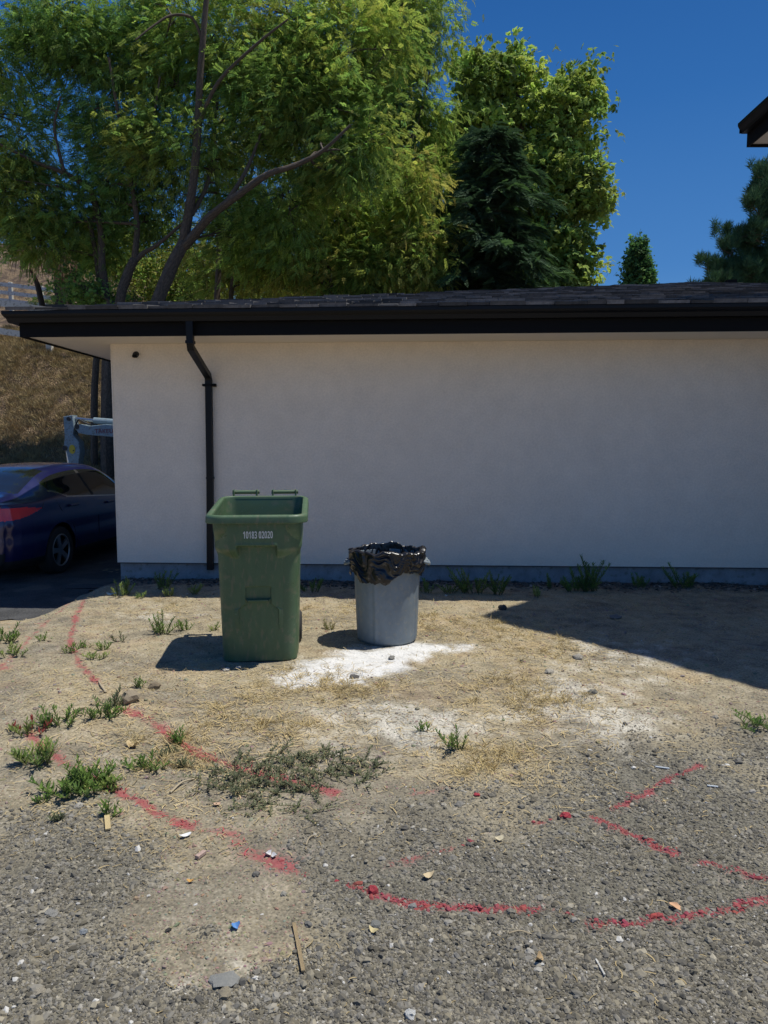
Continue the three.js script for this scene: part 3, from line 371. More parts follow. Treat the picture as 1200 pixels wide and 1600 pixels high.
    for (const id in nIdx) { const g = new THREE.BufferGeometry(); const map = new Map(), p = [], n = [], ix = []; for (const v of nIdx[id]) { if (!map.has(v)) { map.set(v, p.length / 3); p.push(pos[v * 3], pos[v * 3 + 1], pos[v * 3 + 2]); n.push(full.attributes.normal.getX(v), full.attributes.normal.getY(v), full.attributes.normal.getZ(v)); } ix.push(map.get(v)); } g.setAttribute('position', new THREE.Float32BufferAttribute(p, 3)); g.setAttribute('normal', new THREE.Float32BufferAttribute(n, 3)); g.setIndex(ix); out[id] ||= []; out[id].push(g); }
  };
  const out = {}; build(1); build(-1);
  for (const id in out) { if (['body', 'rear_glass', 'windshield', 'skirt'].includes(id)) { const m = mesh(names[id], mergeGeometries(out[id]), mats[id], car); if (id === 'body') bodyMesh = m; } else for (const g of out[id]) { const m = mesh(names[id], g, mats[id], car); if (id === 'light') m.userData.label = 'red tail light'; } }
  mesh('underbody', rbox(-0.72, 0.72, 0.2, 0.62, -3.3, 0.7, 0.05), dark, car);
  const tyreM = std(rgb(0.018, 0.018, 0.019), 0.85), alloy = std(rgb(0.42, 0.43, 0.45), 0.32, { metalness: 0.85 });
  for (const [wx] of wheels) for (const s of [-1, 1]) {
    const w = new THREE.Group(); w.name = 'wheel'; w.position.set(s * 0.775, 0.318, 0.95 - wx); car.add(w); const lp = [[0.205, -0.09], [0.22, -0.1], [0.29, -0.105], [0.314, -0.085], [0.318, -0.04], [0.318, 0.04], [0.314, 0.085], [0.29, 0.105], [0.22, 0.1], [0.205, 0.09]].map(([a, b]) => new THREE.Vector2(a, b)); const t = new THREE.LatheGeometry(lp, 40); t.rotateZ(Math.PI / 2); mesh('tyre', t, tyreM, w);
    const parts = [new THREE.TorusGeometry(0.208, 0.012, 8, 40)]; parts[0].rotateY(Math.PI / 2); parts[0].translate(s * 0.09, 0, 0); const hubg = new THREE.CylinderGeometry(0.045, 0.05, 0.03, 20); hubg.rotateZ(Math.PI / 2); hubg.translate(s * 0.075, 0, 0); parts.push(hubg);
    for (let k = 0; k < 5; k++) { const b = new THREE.BoxGeometry(0.022, 0.17, 0.055); const p = b.attributes.position; for (let i = 0; i < p.count; i++) if (p.getY(i) > 0) p.setZ(i, p.getZ(i) * 1.5); b.translate(s * 0.08, 0.115, 0); b.rotateX((k / 5) * 2 * Math.PI + 0.25); parts.push(b); }
    mesh('rim', mergeGeometries(parts.map((q) => q.toNonIndexed())), alloy, w); const disc = new THREE.CylinderGeometry(0.2, 0.2, 0.02, 30); disc.rotateZ(Math.PI / 2); mesh('brake_disc', disc, dark, w);
  }
  for (const [z, y] of [[-0.35, 0.9], [-1.42, 0.87]]) for (const s of [-1, 1]) mesh('door_handle', rbox(s > 0 ? 0.87 : -0.905, s > 0 ? 0.905 : -0.87, y - 0.016, y + 0.016, z - 0.11, z + 0.11, 0.012), paint, car);
  const seam = (pts) => mesh('door_seam', tube(pts, pts.map(() => 0.004), 5, { smooth: false }), dark, bodyMesh);
  const onSide = (X, y) => { let best = null, bd = 9; const i = ext + Math.round((X / LEN) * NX); for (const q of P[i]) { const d = Math.abs(q[1] - y); if (d < bd && q[0] > 0.3) { bd = d; best = q; } } return [best[0] + 0.001, best[1], 0.95 - best[2]]; };
  seam([[0.9, 1.0], [1.0, 0.85], [1.28, 0.6], [1.36, 0.4], [1.38, 0.3]].map(([a, b]) => onSide(a, b))); seam([[1.93, 0.95], [1.98, 0.7], [2.0, 0.45], [1.98, 0.3]].map(([a, b]) => onSide(a, b))); seam([[0.56, 0.915], [0.62, 0.98], [0.66, 1.05]].map(([a, b]) => onSide(a, b)));
}
// ---------------------------------------------------------------- small excavator beyond the car
{
  const ex = thing('excavator', 'pale blue grey excavator arm reaching out from behind the garage', 'excavator', [0, 0, 0]);
  const pt = tex(256, 256, (u, v, c) => { const a = tileNoise(u, v, 6, 4), d = S(0.1, 0.5, tileNoise(u, v, 12, 4)); const m = 1 + 0.2 * a; c[0] = lerp(0.2, 0.15, d) * m; c[1] = lerp(0.27, 0.16, d) * m; c[2] = lerp(0.31, 0.15, d) * m; }, { srgb: true });
  const em = new THREE.MeshStandardMaterial({ map: pt, roughness: 0.5, side: THREE.DoubleSide }), steel = std(rgb(0.5, 0.5, 0.5), 0.25, { metalness: 0.9 }), dk = std(rgb(0.03, 0.03, 0.032), 0.7), yel = std(rgb(0.55, 0.4, 0.03), 0.6), red = std(rgb(0.16, 0.05, 0.07), 0.6);
  const zc = -17; const plate = (pts, z0, z1) => { const s = new THREE.Shape(pts.map(([x, y]) => new THREE.Vector2(x, y))); const e = new THREE.ExtrudeGeometry(s, { depth: z1 - z0, bevelEnabled: true, bevelSize: 0.015, bevelThickness: 0.015, bevelSegments: 2, steps: 1 }); e.translate(0, 0, z0); return e; };
  const q = (l) => { const o = []; for (let i = 0; i < l.length; i += 3) o.push([l[i], l[i + 1]]); return o; };
  const stick = mesh('stick', plate(q([-7.47, 2.271, -17, -7.289, 2.301, -17, -7.254, 2.031, -17, -7.291, 1.851, -17, -7.16, 1.701, -17, -7.139, 1.475, -17, -7.216, 1.022, -17, -7.367, 0.643, -17, -7.389, 1.249, -17, -7.441, 1.49, -17, -7.5, 1.521, -17, -7.46, 1.776, -17]), zc - 0.13, zc + 0.13), em, ex);
  const pin = (x, y, r = 0.05, len = 0.36) => { const c = new THREE.CylinderGeometry(r, r, len, 18); c.rotateX(Math.PI / 2); c.translate(x, y, zc); return c; };
  mesh('pivot_pin', mergeGeometries([pin(...q([-7.469, 1.551, -17])[0], 0.055), pin(...q([-7.163, 2.046, -17])[0], 0.06), pin(...q([-7.352, 2.226, -17])[0], 0.045)]), dk, stick);
  { const [dx, dy] = q([-7.303, 1.521, -17])[0]; const c = new THREE.CylinderGeometry(0.085, 0.085, 0.012, 20); c.rotateX(Math.PI / 2); c.scale(0.85, 1.25, 1); c.translate(dx, dy, zc + 0.152); mesh('warning_sticker', c, yel, stick); const c2 = new THREE.CylinderGeometry(0.018, 0.018, 0.014, 10); c2.rotateX(Math.PI / 2); c2.translate(dx + 0.035, dy - 0.03, zc + 0.154); mesh('sticker_mark', c2, dk, stick); }
  const boom = mesh('boom', plate(q([-7.208, 2.031, -17, -7.085, 2.091, -17, -6.906, 2.046, -17, -6.482, 2.091, -17, -5.806, 2.031, -17, -5.518, 1.551, -17, -5.717, 1.49, -17, -5.964, 1.791, -17, -6.491, 1.836, -17, -6.913, 1.866, -17, -7.122, 1.911, -17]), zc - 0.16, zc + 0.16), em, ex);
  { const font = await new FontLoader().loadAsync('fonts/droid/droid_sans_bold.typeface.json'); const t = new TextGeometry('TAKEUCHI', { font, size: 0.10, depth: 0.004, curveSegments: 3 }); const [tx, ty] = q([-6.746, 1.896, -17])[0]; t.translate(tx, ty, zc + 0.176); mesh('maker_lettering', t, red, boom); }
  const [ax, ay] = q([-7.381, 2.256, -17])[0], [bx, by] = q([-6.825, 2.196, -17])[0], [cx, cy] = q([-5.879, 2.121, -17])[0];
  const cyl = mesh('arm_cylinder', tube([[bx, by, zc], [cx, cy, zc]], [0.075, 0.075], 14, { smooth: false }), em, ex); mesh('piston_rod', tube([[ax, ay, zc], [bx, by, zc]], [0.04, 0.04], 12, { smooth: false }), steel, cyl);
  const [r0, r1] = q([-7.471, 1.475, -17])[0]; mesh('bucket_cylinder', tube([[r0, r1, zc], [r0 + 0.06, r1 - 0.75, zc]], [0.05, 0.045], 12, { smooth: false }), steel, ex);
  const bk = q([-7.408, 0.764, -17])[0]; mesh('bucket', (() => { const e = plate([[0, 0], [0.28, -0.02], [0.5, -0.3], [0.42, -0.62], [0.15, -0.8], [-0.12, -0.78], [0.0, -0.45]].map(([a, b]) => [bk[0] + a, bk[1] + b]), zc - 0.32, zc + 0.32); return e; })(), dk, ex);
  mesh('hydraulic_hose', tube([q([-7.221, 2.091, -17])[0].concat(zc + 0.1), q([-7.111, 2.211, -17])[0].concat(zc + 0.16), q([-6.993, 2.151, -17])[0].concat(zc + 0.18), q([-6.859, 2.091, -17])[0].concat(zc + 0.15)], [0.018, 0.018, 0.018, 0.018], 7), dk, ex);
  // undercarriage and house, hidden behind the corner of the garage
  const mx = -4.55; for (const s of [-1, 1]) mesh('track', (() => { const e = plate([[-0.95, 0.12], [-0.8, 0], [0.8, 0], [0.95, 0.12], [0.95, 0.36], [0.8, 0.46], [-0.8, 0.46], [-0.95, 0.36]].map(([a, b]) => [mx + a, b - 0.16]), zc + s * 0.65 - 0.16, zc + s * 0.65 + 0.16); return e; })(), dk, ex);
  mesh('turntable', (() => { const c = new THREE.CylinderGeometry(0.45, 0.5, 0.2, 28); c.translate(mx, 0.38, zc); return c; })(), dk, ex);
  mesh('engine_cover', rbox(mx - 0.75, mx + 0.95, 0.49, 1.15, zc - 0.8, zc + 0.8, 0.1, 3), em, ex);
  const cab = mesh('cab', rbox(mx - 0.55, mx + 0.45, 1.16, 2.4, zc - 0.75, zc + 0.05, 0.08, 3), em, ex); mesh('cab_window', rbox(mx - 0.57, mx - 0.3, 1.4, 2.25, zc - 0.68, zc - 0.02, 0.03), phys(rgb(0.02, 0.025, 0.025), 0.08), cab);
  const bmx = q([-5.625, 1.521, -17])[0]; mesh('boom_foot', bar([bmx[0], bmx[1], zc], [mx - 0.6, 0.75, zc], 0.26, 0.3), em, ex);
}
// ---------------------------------------------------------------- two white board fences on the bank
{
  const woodTex = tex(256, 256, (u, v, c) => { const g = fbm(u * 3, v * 40, 3), d = S(0.1, 0.5, tileNoise(u, v, 6, 4)); const m = 1 + 0.15 * g; c[0] = lerp(0.62, 0.36, d) * m; c[1] = lerp(0.61, 0.34, d) * m; c[2] = lerp(0.58, 0.3, d) * m; }, { srgb: true });
  const wm = new THREE.MeshStandardMaterial({ map: woodTex, roughness: 0.85, side: THREE.DoubleSide });
  const fence = (label, posts, rails, rh, ph, pw) => { const f = thing('board_fence', label, 'fence', [0, 0, 0], 0, 'white board fences on the bank'); const y = posts.map(([x, z, yy]) => yy ?? hillY(x, z)); posts.forEach(([x, z], i) => mesh('post', rbox(x - pw, x + pw, y[i] - 0.5, y[i] + ph, z - pw, z + pw, 0.01), wm, f)); for (let i = 0; i + 1 < posts.length; i++) for (const r of rails) { const a = posts[i], b = posts[i + 1]; mesh('rail', metreUV(bar([a[0], y[i] + r, a[1] + pw + 0.02], [b[0], y[i + 1] + r, b[1] + pw + 0.02], 0.04, rh)), wm, f); } return f; };
  const lp = [[-13.903, 5.055, -24], [-11.013, 4.64, -24], [-8.669, 4.078, -24]]; const lift = lp.map(([x, y, z]) => [x, z, y]);
  fence('white board fence lower on the bank, just left of the garage eave', lift, [0.5, 1.4], 0.2, 1.5, 0.09);
  const up = [[-18.506, 7.9, -32], [-16.278, 7.708, -32], [-14.943, 7.544, -32], [-13.717, 7.407, -32]].map(([x, y, z]) => [x, z, y]);
  fence('white three rail fence higher on the bank under the trees', up, [0.22, 0.56, 0.9], 0.16, 1.03, 0.075);
}
// ---------------------------------------------------------------- foliage kit
const barkTex = tex(256, 512, (u, v, c) => { const a = tileNoise(u, v, 9, 4), g = fbm(u * 22, v * 5, 3); const m = 1 + 0.5 * a + 0.6 * g; c[0] = 0.1 * m; c[1] = 0.076 * m; c[2] = 0.056 * m; }, { srgb: true });
const bark = new THREE.MeshStandardMaterial({ map: barkTex, bumpMap: barkTex, bumpScale: 0.03, roughness: 0.95, side: THREE.DoubleSide });
const leafMat = (rough = 0.6, tr = 0.35) => phys(rgb(1, 1, 1), rough, { transmission: tr, thickness: 0, specularIntensity: 0.3 });
function tri(list) { const g = new THREE.BufferGeometry(); g.setAttribute('position', new THREE.Float32BufferAttribute(list, 3)); g.computeVertexNormals(); return g; }
function leaflet(out, p, d, up, L, W, fold = 0.25) { const s = d.clone().cross(up).normalize(), n = s.clone().cross(d).normalize(); const a = p, t = p.clone().addScaledVector(d, L), m = p.clone().addScaledVector(d, L * 0.45); const l = m.clone().addScaledVector(s, W / 2).addScaledVector(n, W * fold), r = m.clone().addScaledVector(s, -W / 2).addScaledVector(n, W * fold); for (const q of [a, l, t, a, t, r]) out.push(q.x, q.y, q.z); }
function pinnate(len, pairs, L, W, seed) { const r = rngOf(seed), o = []; for (let k = 0; k < pairs; k++) { const t = 0.15 + (0.82 * k) / pairs, p = V(t * len, -0.25 * len * t * t, 0); for (const s of [-1, 1]) leaflet(o, p, V(0.45 + 0.2 * r(), -0.25 + 0.35 * r(), s).normalize(), V(0, 1, 0), L * (0.8 + 0.4 * r()), W); } leaflet(o, V(len * 0.97, -0.24 * len, 0), V(1, -0.5, 0).normalize(), V(0, 1, 0), L, W); return tri(o); }
function broadSpray(n, L, seed) { const r = rngOf(seed), o = []; for (let k = 0; k < n; k++) { const p = V((r() - 0.3) * 0.34, (r() - 0.5) * 0.26, (r() - 0.5) * 0.34), d = V(r() - 0.3, -0.5 - 0.6 * r() + 0.4, r() - 0.5).normalize(), up = V(r() - 0.5, 1, r() - 0.5).normalize(), l = L * (0.7 + 0.6 * r()); leaflet(o, p, d, up, l, l * 0.55, 0.12); const s = d.clone().cross(up).normalize(); for (const q of [-1, 1]) leaflet(o, p, d.clone().addScaledVector(s, q * 0.9).normalize(), up, l * 0.8, l * 0.36, 0.1); } return tri(o); }
function frond(seed) { const r = rngOf(seed), o = []; for (let k = 0; k < 9; k++) { const t = k / 9, p = V(t * 0.5, -0.18 * t * t, 0); for (const s of [-1, 1]) leaflet(o, p, V(0.75, -0.18 + 0.2 * r(), s * (0.8 - 0.4 * t)).normalize(), V(0, 1, 0), 0.2 * (1 - 0.55 * t) * (0.8 + 0.4 * r()), 0.05, 0.1); } leaflet(o, V(0.48, -0.16, 0), V(1, -0.3, 0).normalize(), V(0, 1, 0), 0.12, 0.04); return tri(o); }
function needles(seed) { const r = rngOf(seed), o = []; for (let k = 0; k < 30; k++) { const a = r() * 6.283, e = 0.25 + 0.75 * r(); leaflet(o, V(0.03 * r(), 0.16 * r(), 0.03 * r()), V(Math.cos(a) * (1 - e * 0.75), e, Math.sin(a) * (1 - e * 0.75)).normalize(), V(Math.sin(a), 0.1, -Math.cos(a)), 0.3 * (0.7 + 0.5 * r()), 0.022, 0); } return tri(o); }
const X1 = V(1, 0, 0), qA = new THREE.Quaternion(), qB = new THREE.Quaternion();
function place(p, dir, roll, s) { qA.setFromUnitVectors(X1, dir); qB.setFromAxisAngle(X1, roll); return new THREE.Matrix4().compose(p, qA.clone().multiply(qB), V(s, s, s)); }
// limbs: [[x,y,z,...], r0, r1]; crown blobs: [x, y, z, rx, ry, depth radius, clumps]
function tree(name, label, limbs, crown, { seed, geos, cols, per = 26, clump = 0.6, mat, droop = 0.35, size = 1, twig = 0.03, shell = 0.42, dens = 0.66, group = 'trees behind the garage', sag = 0.25, flat = 0.7 }) {
  const r = rngOf(seed), gs = gaussOf(r); const L0 = limbs[0][0]; const t = thing(name, label, 'tree', [L0[0], L0[1], L0[2]], 0, group), off = V(-L0[0], -L0[1], -L0[2]);
  const geo = [], nodes = [];
  limbs.forEach(([l, r0, r1]) => { const p = []; for (let i = 0; i < l.length; i += 3) p.push(V(l[i], l[i + 1], l[i + 2]).add(off)); const n = p.length - 1; geo.push(tube(p, p.map((_, i) => lerp(r0, r1, i / n)), 9, { knobs: 0.12 })); const c = new THREE.CatmullRomCurve3(p, false, 'centripetal'); for (let k = 2; k <= 12; k++) nodes.push([c.getPoint(k / 12), lerp(r0, r1, k / 12)]); });
  const trunk = mesh('trunk', mergeGeometries(geo), bark, t); const tw = [], lists = geos.map(() => []);
  for (const [bx, by, bz, rx, ry, rz, n] of crown) for (let k = 0; k < n * dens; k++) {
    const d = V(gs(), gs(), gs()).normalize(); if (d.z > 0) d.z *= 0.35; const rad = Math.pow(r(), shell); const c = V(bx + d.x * rx * rad, by + d.y * ry * rad, bz + d.z * rz * rad).add(off); const ctr = V(bx, by, bz).add(off);
    let best = nodes[0], bd = 1e9; for (const q of nodes) { const dd = q[0].distanceToSquared(c) * (q[0].y > c.y ? 1.8 : 1); if (dd < bd) { bd = dd; best = q; } }
    const dist = Math.sqrt(bd); if (dist > 0.3) { const mid = best[0].clone().lerp(c, 0.5).add(V(gs() * 0.14 * dist, 0.08 * dist + gs() * 0.08 * dist, gs() * 0.14 * dist)); tw.push(tube([best[0], mid, c], [Math.min(best[1] * 0.7, twig + dist * 0.012), twig * 0.7, 0.008], 5, { per: 3 })); if (r() < 0.5) nodes.push([mid, twig * 0.8]); }
    const tint = cols[Math.floor(r() * cols.length)], br = 0.8 + 0.45 * r(); const m = Math.round(per * (0.6 + 0.8 * r()));
    for (let i = 0; i < m; i++) { const p = c.clone().add(V(gs() * clump, gs() * clump * flat, gs() * clump)); const dir = p.clone().sub(ctr).normalize().multiplyScalar(0.55).add(V(gs() * 0.8, gs() * 0.5 - droop, gs() * 0.8)).normalize(); const v = br * (0.5 + 0.9 * r()); lists[Math.floor(r() * geos.length)].push({ m: place(p, dir, gs() * 0.7, size * (0.7 + 0.6 * r())), c: rgb(tint[0] * v * (0.9 + 0.2 * r()), tint[1] * v, tint[2] * v) }); }
  }
  if (tw.length) mesh('branch', mergeGeometries(tw), bark, trunk);
  lists.forEach((l, i) => instances('crown', geos[i], mat, l, t)); return t;
}
const pin1 = [pinnate(0.34, 7, 0.1, 0.04, 1), pinnate(0.28, 6, 0.1, 0.044, 2), pinnate(0.4, 8, 0.09, 0.036, 3)], broad = [broadSpray(6, 0.17, 4), broadSpray(5, 0.2, 5)], tinyLeaf = [broadSpray(9, 0.09, 6), broadSpray(8, 0.1, 7)];
const lm = leafMat(0.97, 0.55), lmDark = leafMat(0.95, 0.3);
const G1 = [[0.28, 0.42, 0.085], [0.33, 0.43, 0.08], [0.23, 0.38, 0.08], [0.38, 0.44, 0.085]], G2 = [[0.21, 0.36, 0.085], [0.26, 0.39, 0.08], [0.18, 0.31, 0.08]], G3 = [[0.37, 0.45, 0.085], [0.43, 0.45, 0.09], [0.31, 0.42, 0.08], [0.44, 0.41, 0.1]], G4 = [[0.34, 0.45, 0.095], [0.39, 0.48, 0.1], [0.27, 0.39, 0.085]];
tree('locust_tree', 'tall tree with leaning forked trunk and wide limb sweeping right, behind the roof', [
  [[-6.318, 3.185, -18.6, -5.895, 4.795, -18.6, -5.474, 5.906, -18.6, -5.033, 6.724, -18.6], 0.186, 0.1457], [[-5.067, 6.662, -18.6, -4.759, 7.87, -18.4, -4.578, 9.047, -18.3, -4.46, 10.344, -18.2, -4.317, 11.463, -18.1, -4.107, 12.982, -18], 0.124, 0.0558],
  [[-5.036, 6.614, -18.6, -4.248, 7.24, -18.2, -3.5, 7.59, -17.8, -2.71, 7.968, -17.5, -2.051, 8.095, -17.3, -1.393, 8.344, -17.1, -0.752, 8.82, -16.9], 0.1178, 0.0279], [[-3.854, 7.433, -18, -3.381, 8.285, -18.2, -3.171, 8.821, -18.3, -2.827, 9.842, -18.4], 0.062, 0.0217],
  [[-4.797, 7.364, -18.5, -4.452, 8.242, -18.8, -4.314, 9.688, -19.1, -4.199, 11.473, -19.4], 0.062, 0.0248], [[-4.376, 11.342, -18.2, -4.56, 11.725, -18, -4.989, 11.669, -17.8, -5.355, 11.33, -17.6, -5.716, 10.912, -17.4], 0.0434, 0.0155], [[-4.571, 9.348, -18.3, -3.938, 10.15, -17.8, -2.948, 10.8, -17.4, -2.166, 11.189, -17.1], 0.0558, 0.0186]],
  [[-4.434, 12.019, -19.4, 3.12, 1.699, 1.43, 150], [-2.086, 10.022, -18.8, 2.086, 1.824, 1.265, 130], [-4.862, 9.137, -18.9, 2.107, 1.392, 1.1, 55], [-2.85, 7.728, -19.4, 1.844, 1.13, 1.1, 45], [-0.986, 11.863, -19.4, 1.972, 1.701, 1.265, 85], [-0.631, 8.937, -18.4, 1.104, 1.055, 0.88, 30]],
  { seed: 21, dens: 0.52, geos: pin1, cols: G1, mat: lm, per: 100, clump: 0.52, size: 0.68 });
tree('locust_tree', 'multi stemmed tree with dark crown at upper left, behind the roof', [
  [[-7.401, -0.164, -19.2, -7.285, 3.238, -19.2, -6.987, 5.064, -19.2, -6.776, 5.884, -19.2, -6.507, 6.454, -19.2], 0.1496, 0.1156], [[-6.543, 6.372, -19.2, -6.252, 6.616, -19.2, -5.852, 6.755, -19, -5.015, 7.271, -18.7], 0.0816, 0.034], [[-6.508, 6.437, -19.2, -6.413, 7.343, -19.2, -6.532, 8.707, -19, -6.629, 9.824, -18.7, -6.749, 11.087, -18.5], 0.0884, 0.0272], [[-6.537, 8.55, -19, -5.839, 9.518, -18.7, -5.476, 10.589, -18.4], 0.0476, 0.0204]],
  [[-6.959, 11.288, -19.5, 1.823, 1.72, 1.1, 85], [-6.871, 8.895, -19.5, 1.676, 1.124, 0.99, 50], [-8.19, 12.108, -19, 1.445, 1.058, 1.1, 45], [-8.087, 7.76, -19.5, 1.853, 0.731, 0.88, 38], [-6.567, 7.919, -20, 1.037, 0.667, 0.77, 22]], { seed: 22, dens: 0.47, geos: pin1, cols: G2, mat: lm, per: 92, clump: 0.5, size: 0.68 });
tree('locust_tree', 'slender twin stemmed tree at far left with limbs reaching left', [
  [[-7.604, -0.19, -19.5, -7.484, 3.264, -19.5, -7.364, 5.286, -19.5, -7.465, 6.282, -19.5, -7.492, 7.434, -19.5, -7.648, 8.34, -19.3], 0.128, 0.08], [[-7.649, 8.308, -19.3, -8.208, 8.544, -18.9, -8.675, 8.671, -18.7, -9.127, 8.855, -18.5, -9.718, 9.122, -18.3], 0.072, 0.024], [[-8.022, -0.217, -19.8, -7.897, 3.291, -19.8, -7.65, 5.343, -19.8, -7.701, 6.665, -19.7, -7.79, 7.597, -19.5], 0.104, 0.056], [[-7.812, 8.145, -19.2, -8.466, 8.199, -18.9, -9.236, 8.212, -18.5], 0.04, 0.016], [[-8.127, 8.544, -18.9, -8.239, 9.518, -18.7, -7.962, 10.188, -18.5], 0.048, 0.02]],
  [[-9.325, 9.453, -19.1, 1.391, 1.171, 0.99, 46], [-9.565, 7.792, -19.1, 1.32, 0.795, 0.99, 42], [-9.18, 6.969, -19.6, 1.19, 0.495, 0.77, 26], [-10.371, 11.396, -19.1, 1.458, 1.225, 0.88, 30], [-7.848, 7.023, -20.1, 1.046, 0.507, 0.66, 16]], { seed: 23, dens: 0.5, geos: pin1, cols: G1, mat: lm, per: 80, clump: 0.5, size: 0.7 });
tree('locust_tree', 'straight twin trunks just right of the forked tree, with yellowing leaves', [
  [[-6.173, 3.88, -26.5, -6.074, 6.4, -26.5, -5.939, 8.43, -26.5, -5.94, 10.653, -26.5, -6.008, 12.842, -26.5, -5.89, 15.211, -26.5], 0.135, 0.045], [[-5.791, 3.915, -26.9, -5.643, 6.704, -26.9, -5.371, 8.761, -26.9, -4.876, 10.943, -26.7, -4.075, 13.275, -26.5], 0.1125, 0.03]],
  [[-5.294, 8.741, -27.7, 2.647, 1.399, 1.21, 60], [-3.131, 8.507, -27.7, 2.409, 1.401, 1.1, 55], [-4.843, 12.406, -28.2, 2.906, 2.082, 1.375, 55]], { seed: 24, geos: pin1, cols: G3, mat: lm, per: 74, clump: 0.64, size: 0.8 });
tree('ash_tree', 'airy yellow green tree with drooping sprays left of the dark conifer', [
  [[0, 3.616, -23.5, 0.041, 6.654, -23.5, 0.122, 9.622, -23.5, 0.401, 12.523, -23.5, 0.594, 15.358, -23.5], 0.16, 0.04], [[0.122, 9.034, -23.5, -0.797, 10.481, -23.2, -1.366, 12.243, -22.9], 0.08, 0.024], [[0.162, 10.013, -23.5, 0.997, 11.478, -23.3, 1.413, 13.085, -23.1], 0.072, 0.024]],
  [[0.565, 15.022, -23.9, 1.615, 1.895, 1.1, 88], [0.405, 11.843, -23.7, 1.58, 1.733, 1.045, 78], [-0.723, 9.161, -23.9, 2.065, 1.589, 1.1, 80], [0.982, 9.296, -23.7, 1.126, 1.573, 0.88, 46], [-0.208, 7.35, -23.9, 2.079, 0.909, 0.99, 50]], { seed: 25, geos: pin1, cols: [G3[0], G1[1], G3[2], G4[2], G1[0]], mat: lm, per: 84, clump: 0.58, size: 0.75, droop: 0.6 });
tree('sycamore_tree', 'tall bright green broadleaf tree standing against open sky behind the conifer', [
  [[5.162, 3.836, -26, 5.12, 7.418, -26, 4.976, 10.481, -26, 4.708, 13.054, -26, 4.412, 14.953, -26], 0.24, 0.05], [[5.032, 9.83, -26, 6.029, 11.559, -26, 6.537, 13.69, -26], 0.11, 0.03], [[5.074, 8.739, -26, 6.242, 9.766, -25.8, 7.277, 10.556, -25.6], 0.1, 0.03], [[4.912, 11.559, -26, 3.776, 13.054, -26, 3.208, 14.112, -26], 0.09, 0.03], [[5.116, 7.639, -26, 6.033, 8.005, -25.7, 6.973, 8.386, -25.5], 0.08, 0.03]],
  [[4.353, 14.491, -26, 0.751, 0.714, 0.9, 26], [3.208, 14.112, -26, 0.929, 1.051, 1.1, 36], [4.22, 13.054, -26, 1.665, 1.269, 1.5, 62], [6.753, 13.901, -26, 0.753, 0.843, 0.9, 24], [6.057, 12.308, -26, 1.336, 1.276, 1.4, 60], [6.945, 10.599, -25.6, 0.75, 0.89, 1, 34], [5.747, 9.917, -25.6, 1.768, 1.699, 1.7, 80], [2.681, 11.344, -26, 1.229, 1.922, 1.5, 56], [6.289, 8.144, -25.4, 0.971, 1.24, 1.3, 60], [4.9, 7.763, -25.6, 1.337, 0.865, 1.3, 30], [2.595, 8.52, -26, 0.903, 1.31, 1.2, 26]],
  { seed: 26, geos: broad, cols: G4, mat: lm, per: 20, clump: 0.42, droop: 0.15, shell: 0.5 });
tree('walnut_tree', 'low sunny yellow green tree just above the roof, right of the forked trunk', [[[-1.529, 2.693, -21.6, -1.515, 4.946, -21.6, -1.599, 6.609, -21.6, -1.778, 7.704, -21.6], 0.12, 0.05], [[-1.582, 6.241, -21.6, -0.372, 7.106, -21.4, 0.735, 7.59, -21.2], 0.06, 0.02], [[-1.582, 6.241, -21.6, -2.789, 7.106, -21.4, -3.494, 7.412, -21.2], 0.06, 0.02]],
  [[-2.974, 7.106, -21.4, 1.394, 1.08, 0.8, 46], [-1.487, 8.217, -21.5, 1.487, 1.075, 0.8, 46], [-0.738, 6.695, -21.2, 1.66, 0.895, 0.8, 52], [0.92, 7.233, -21.2, 0.828, 1.069, 0.8, 34], [0.734, 8.866, -21.3, 0.735, 0.883, 0.7, 22]], { seed: 28, geos: pin1, cols: G3.concat(G1), mat: lm, per: 70, clump: 0.5, size: 0.75, droop: 0.5 });
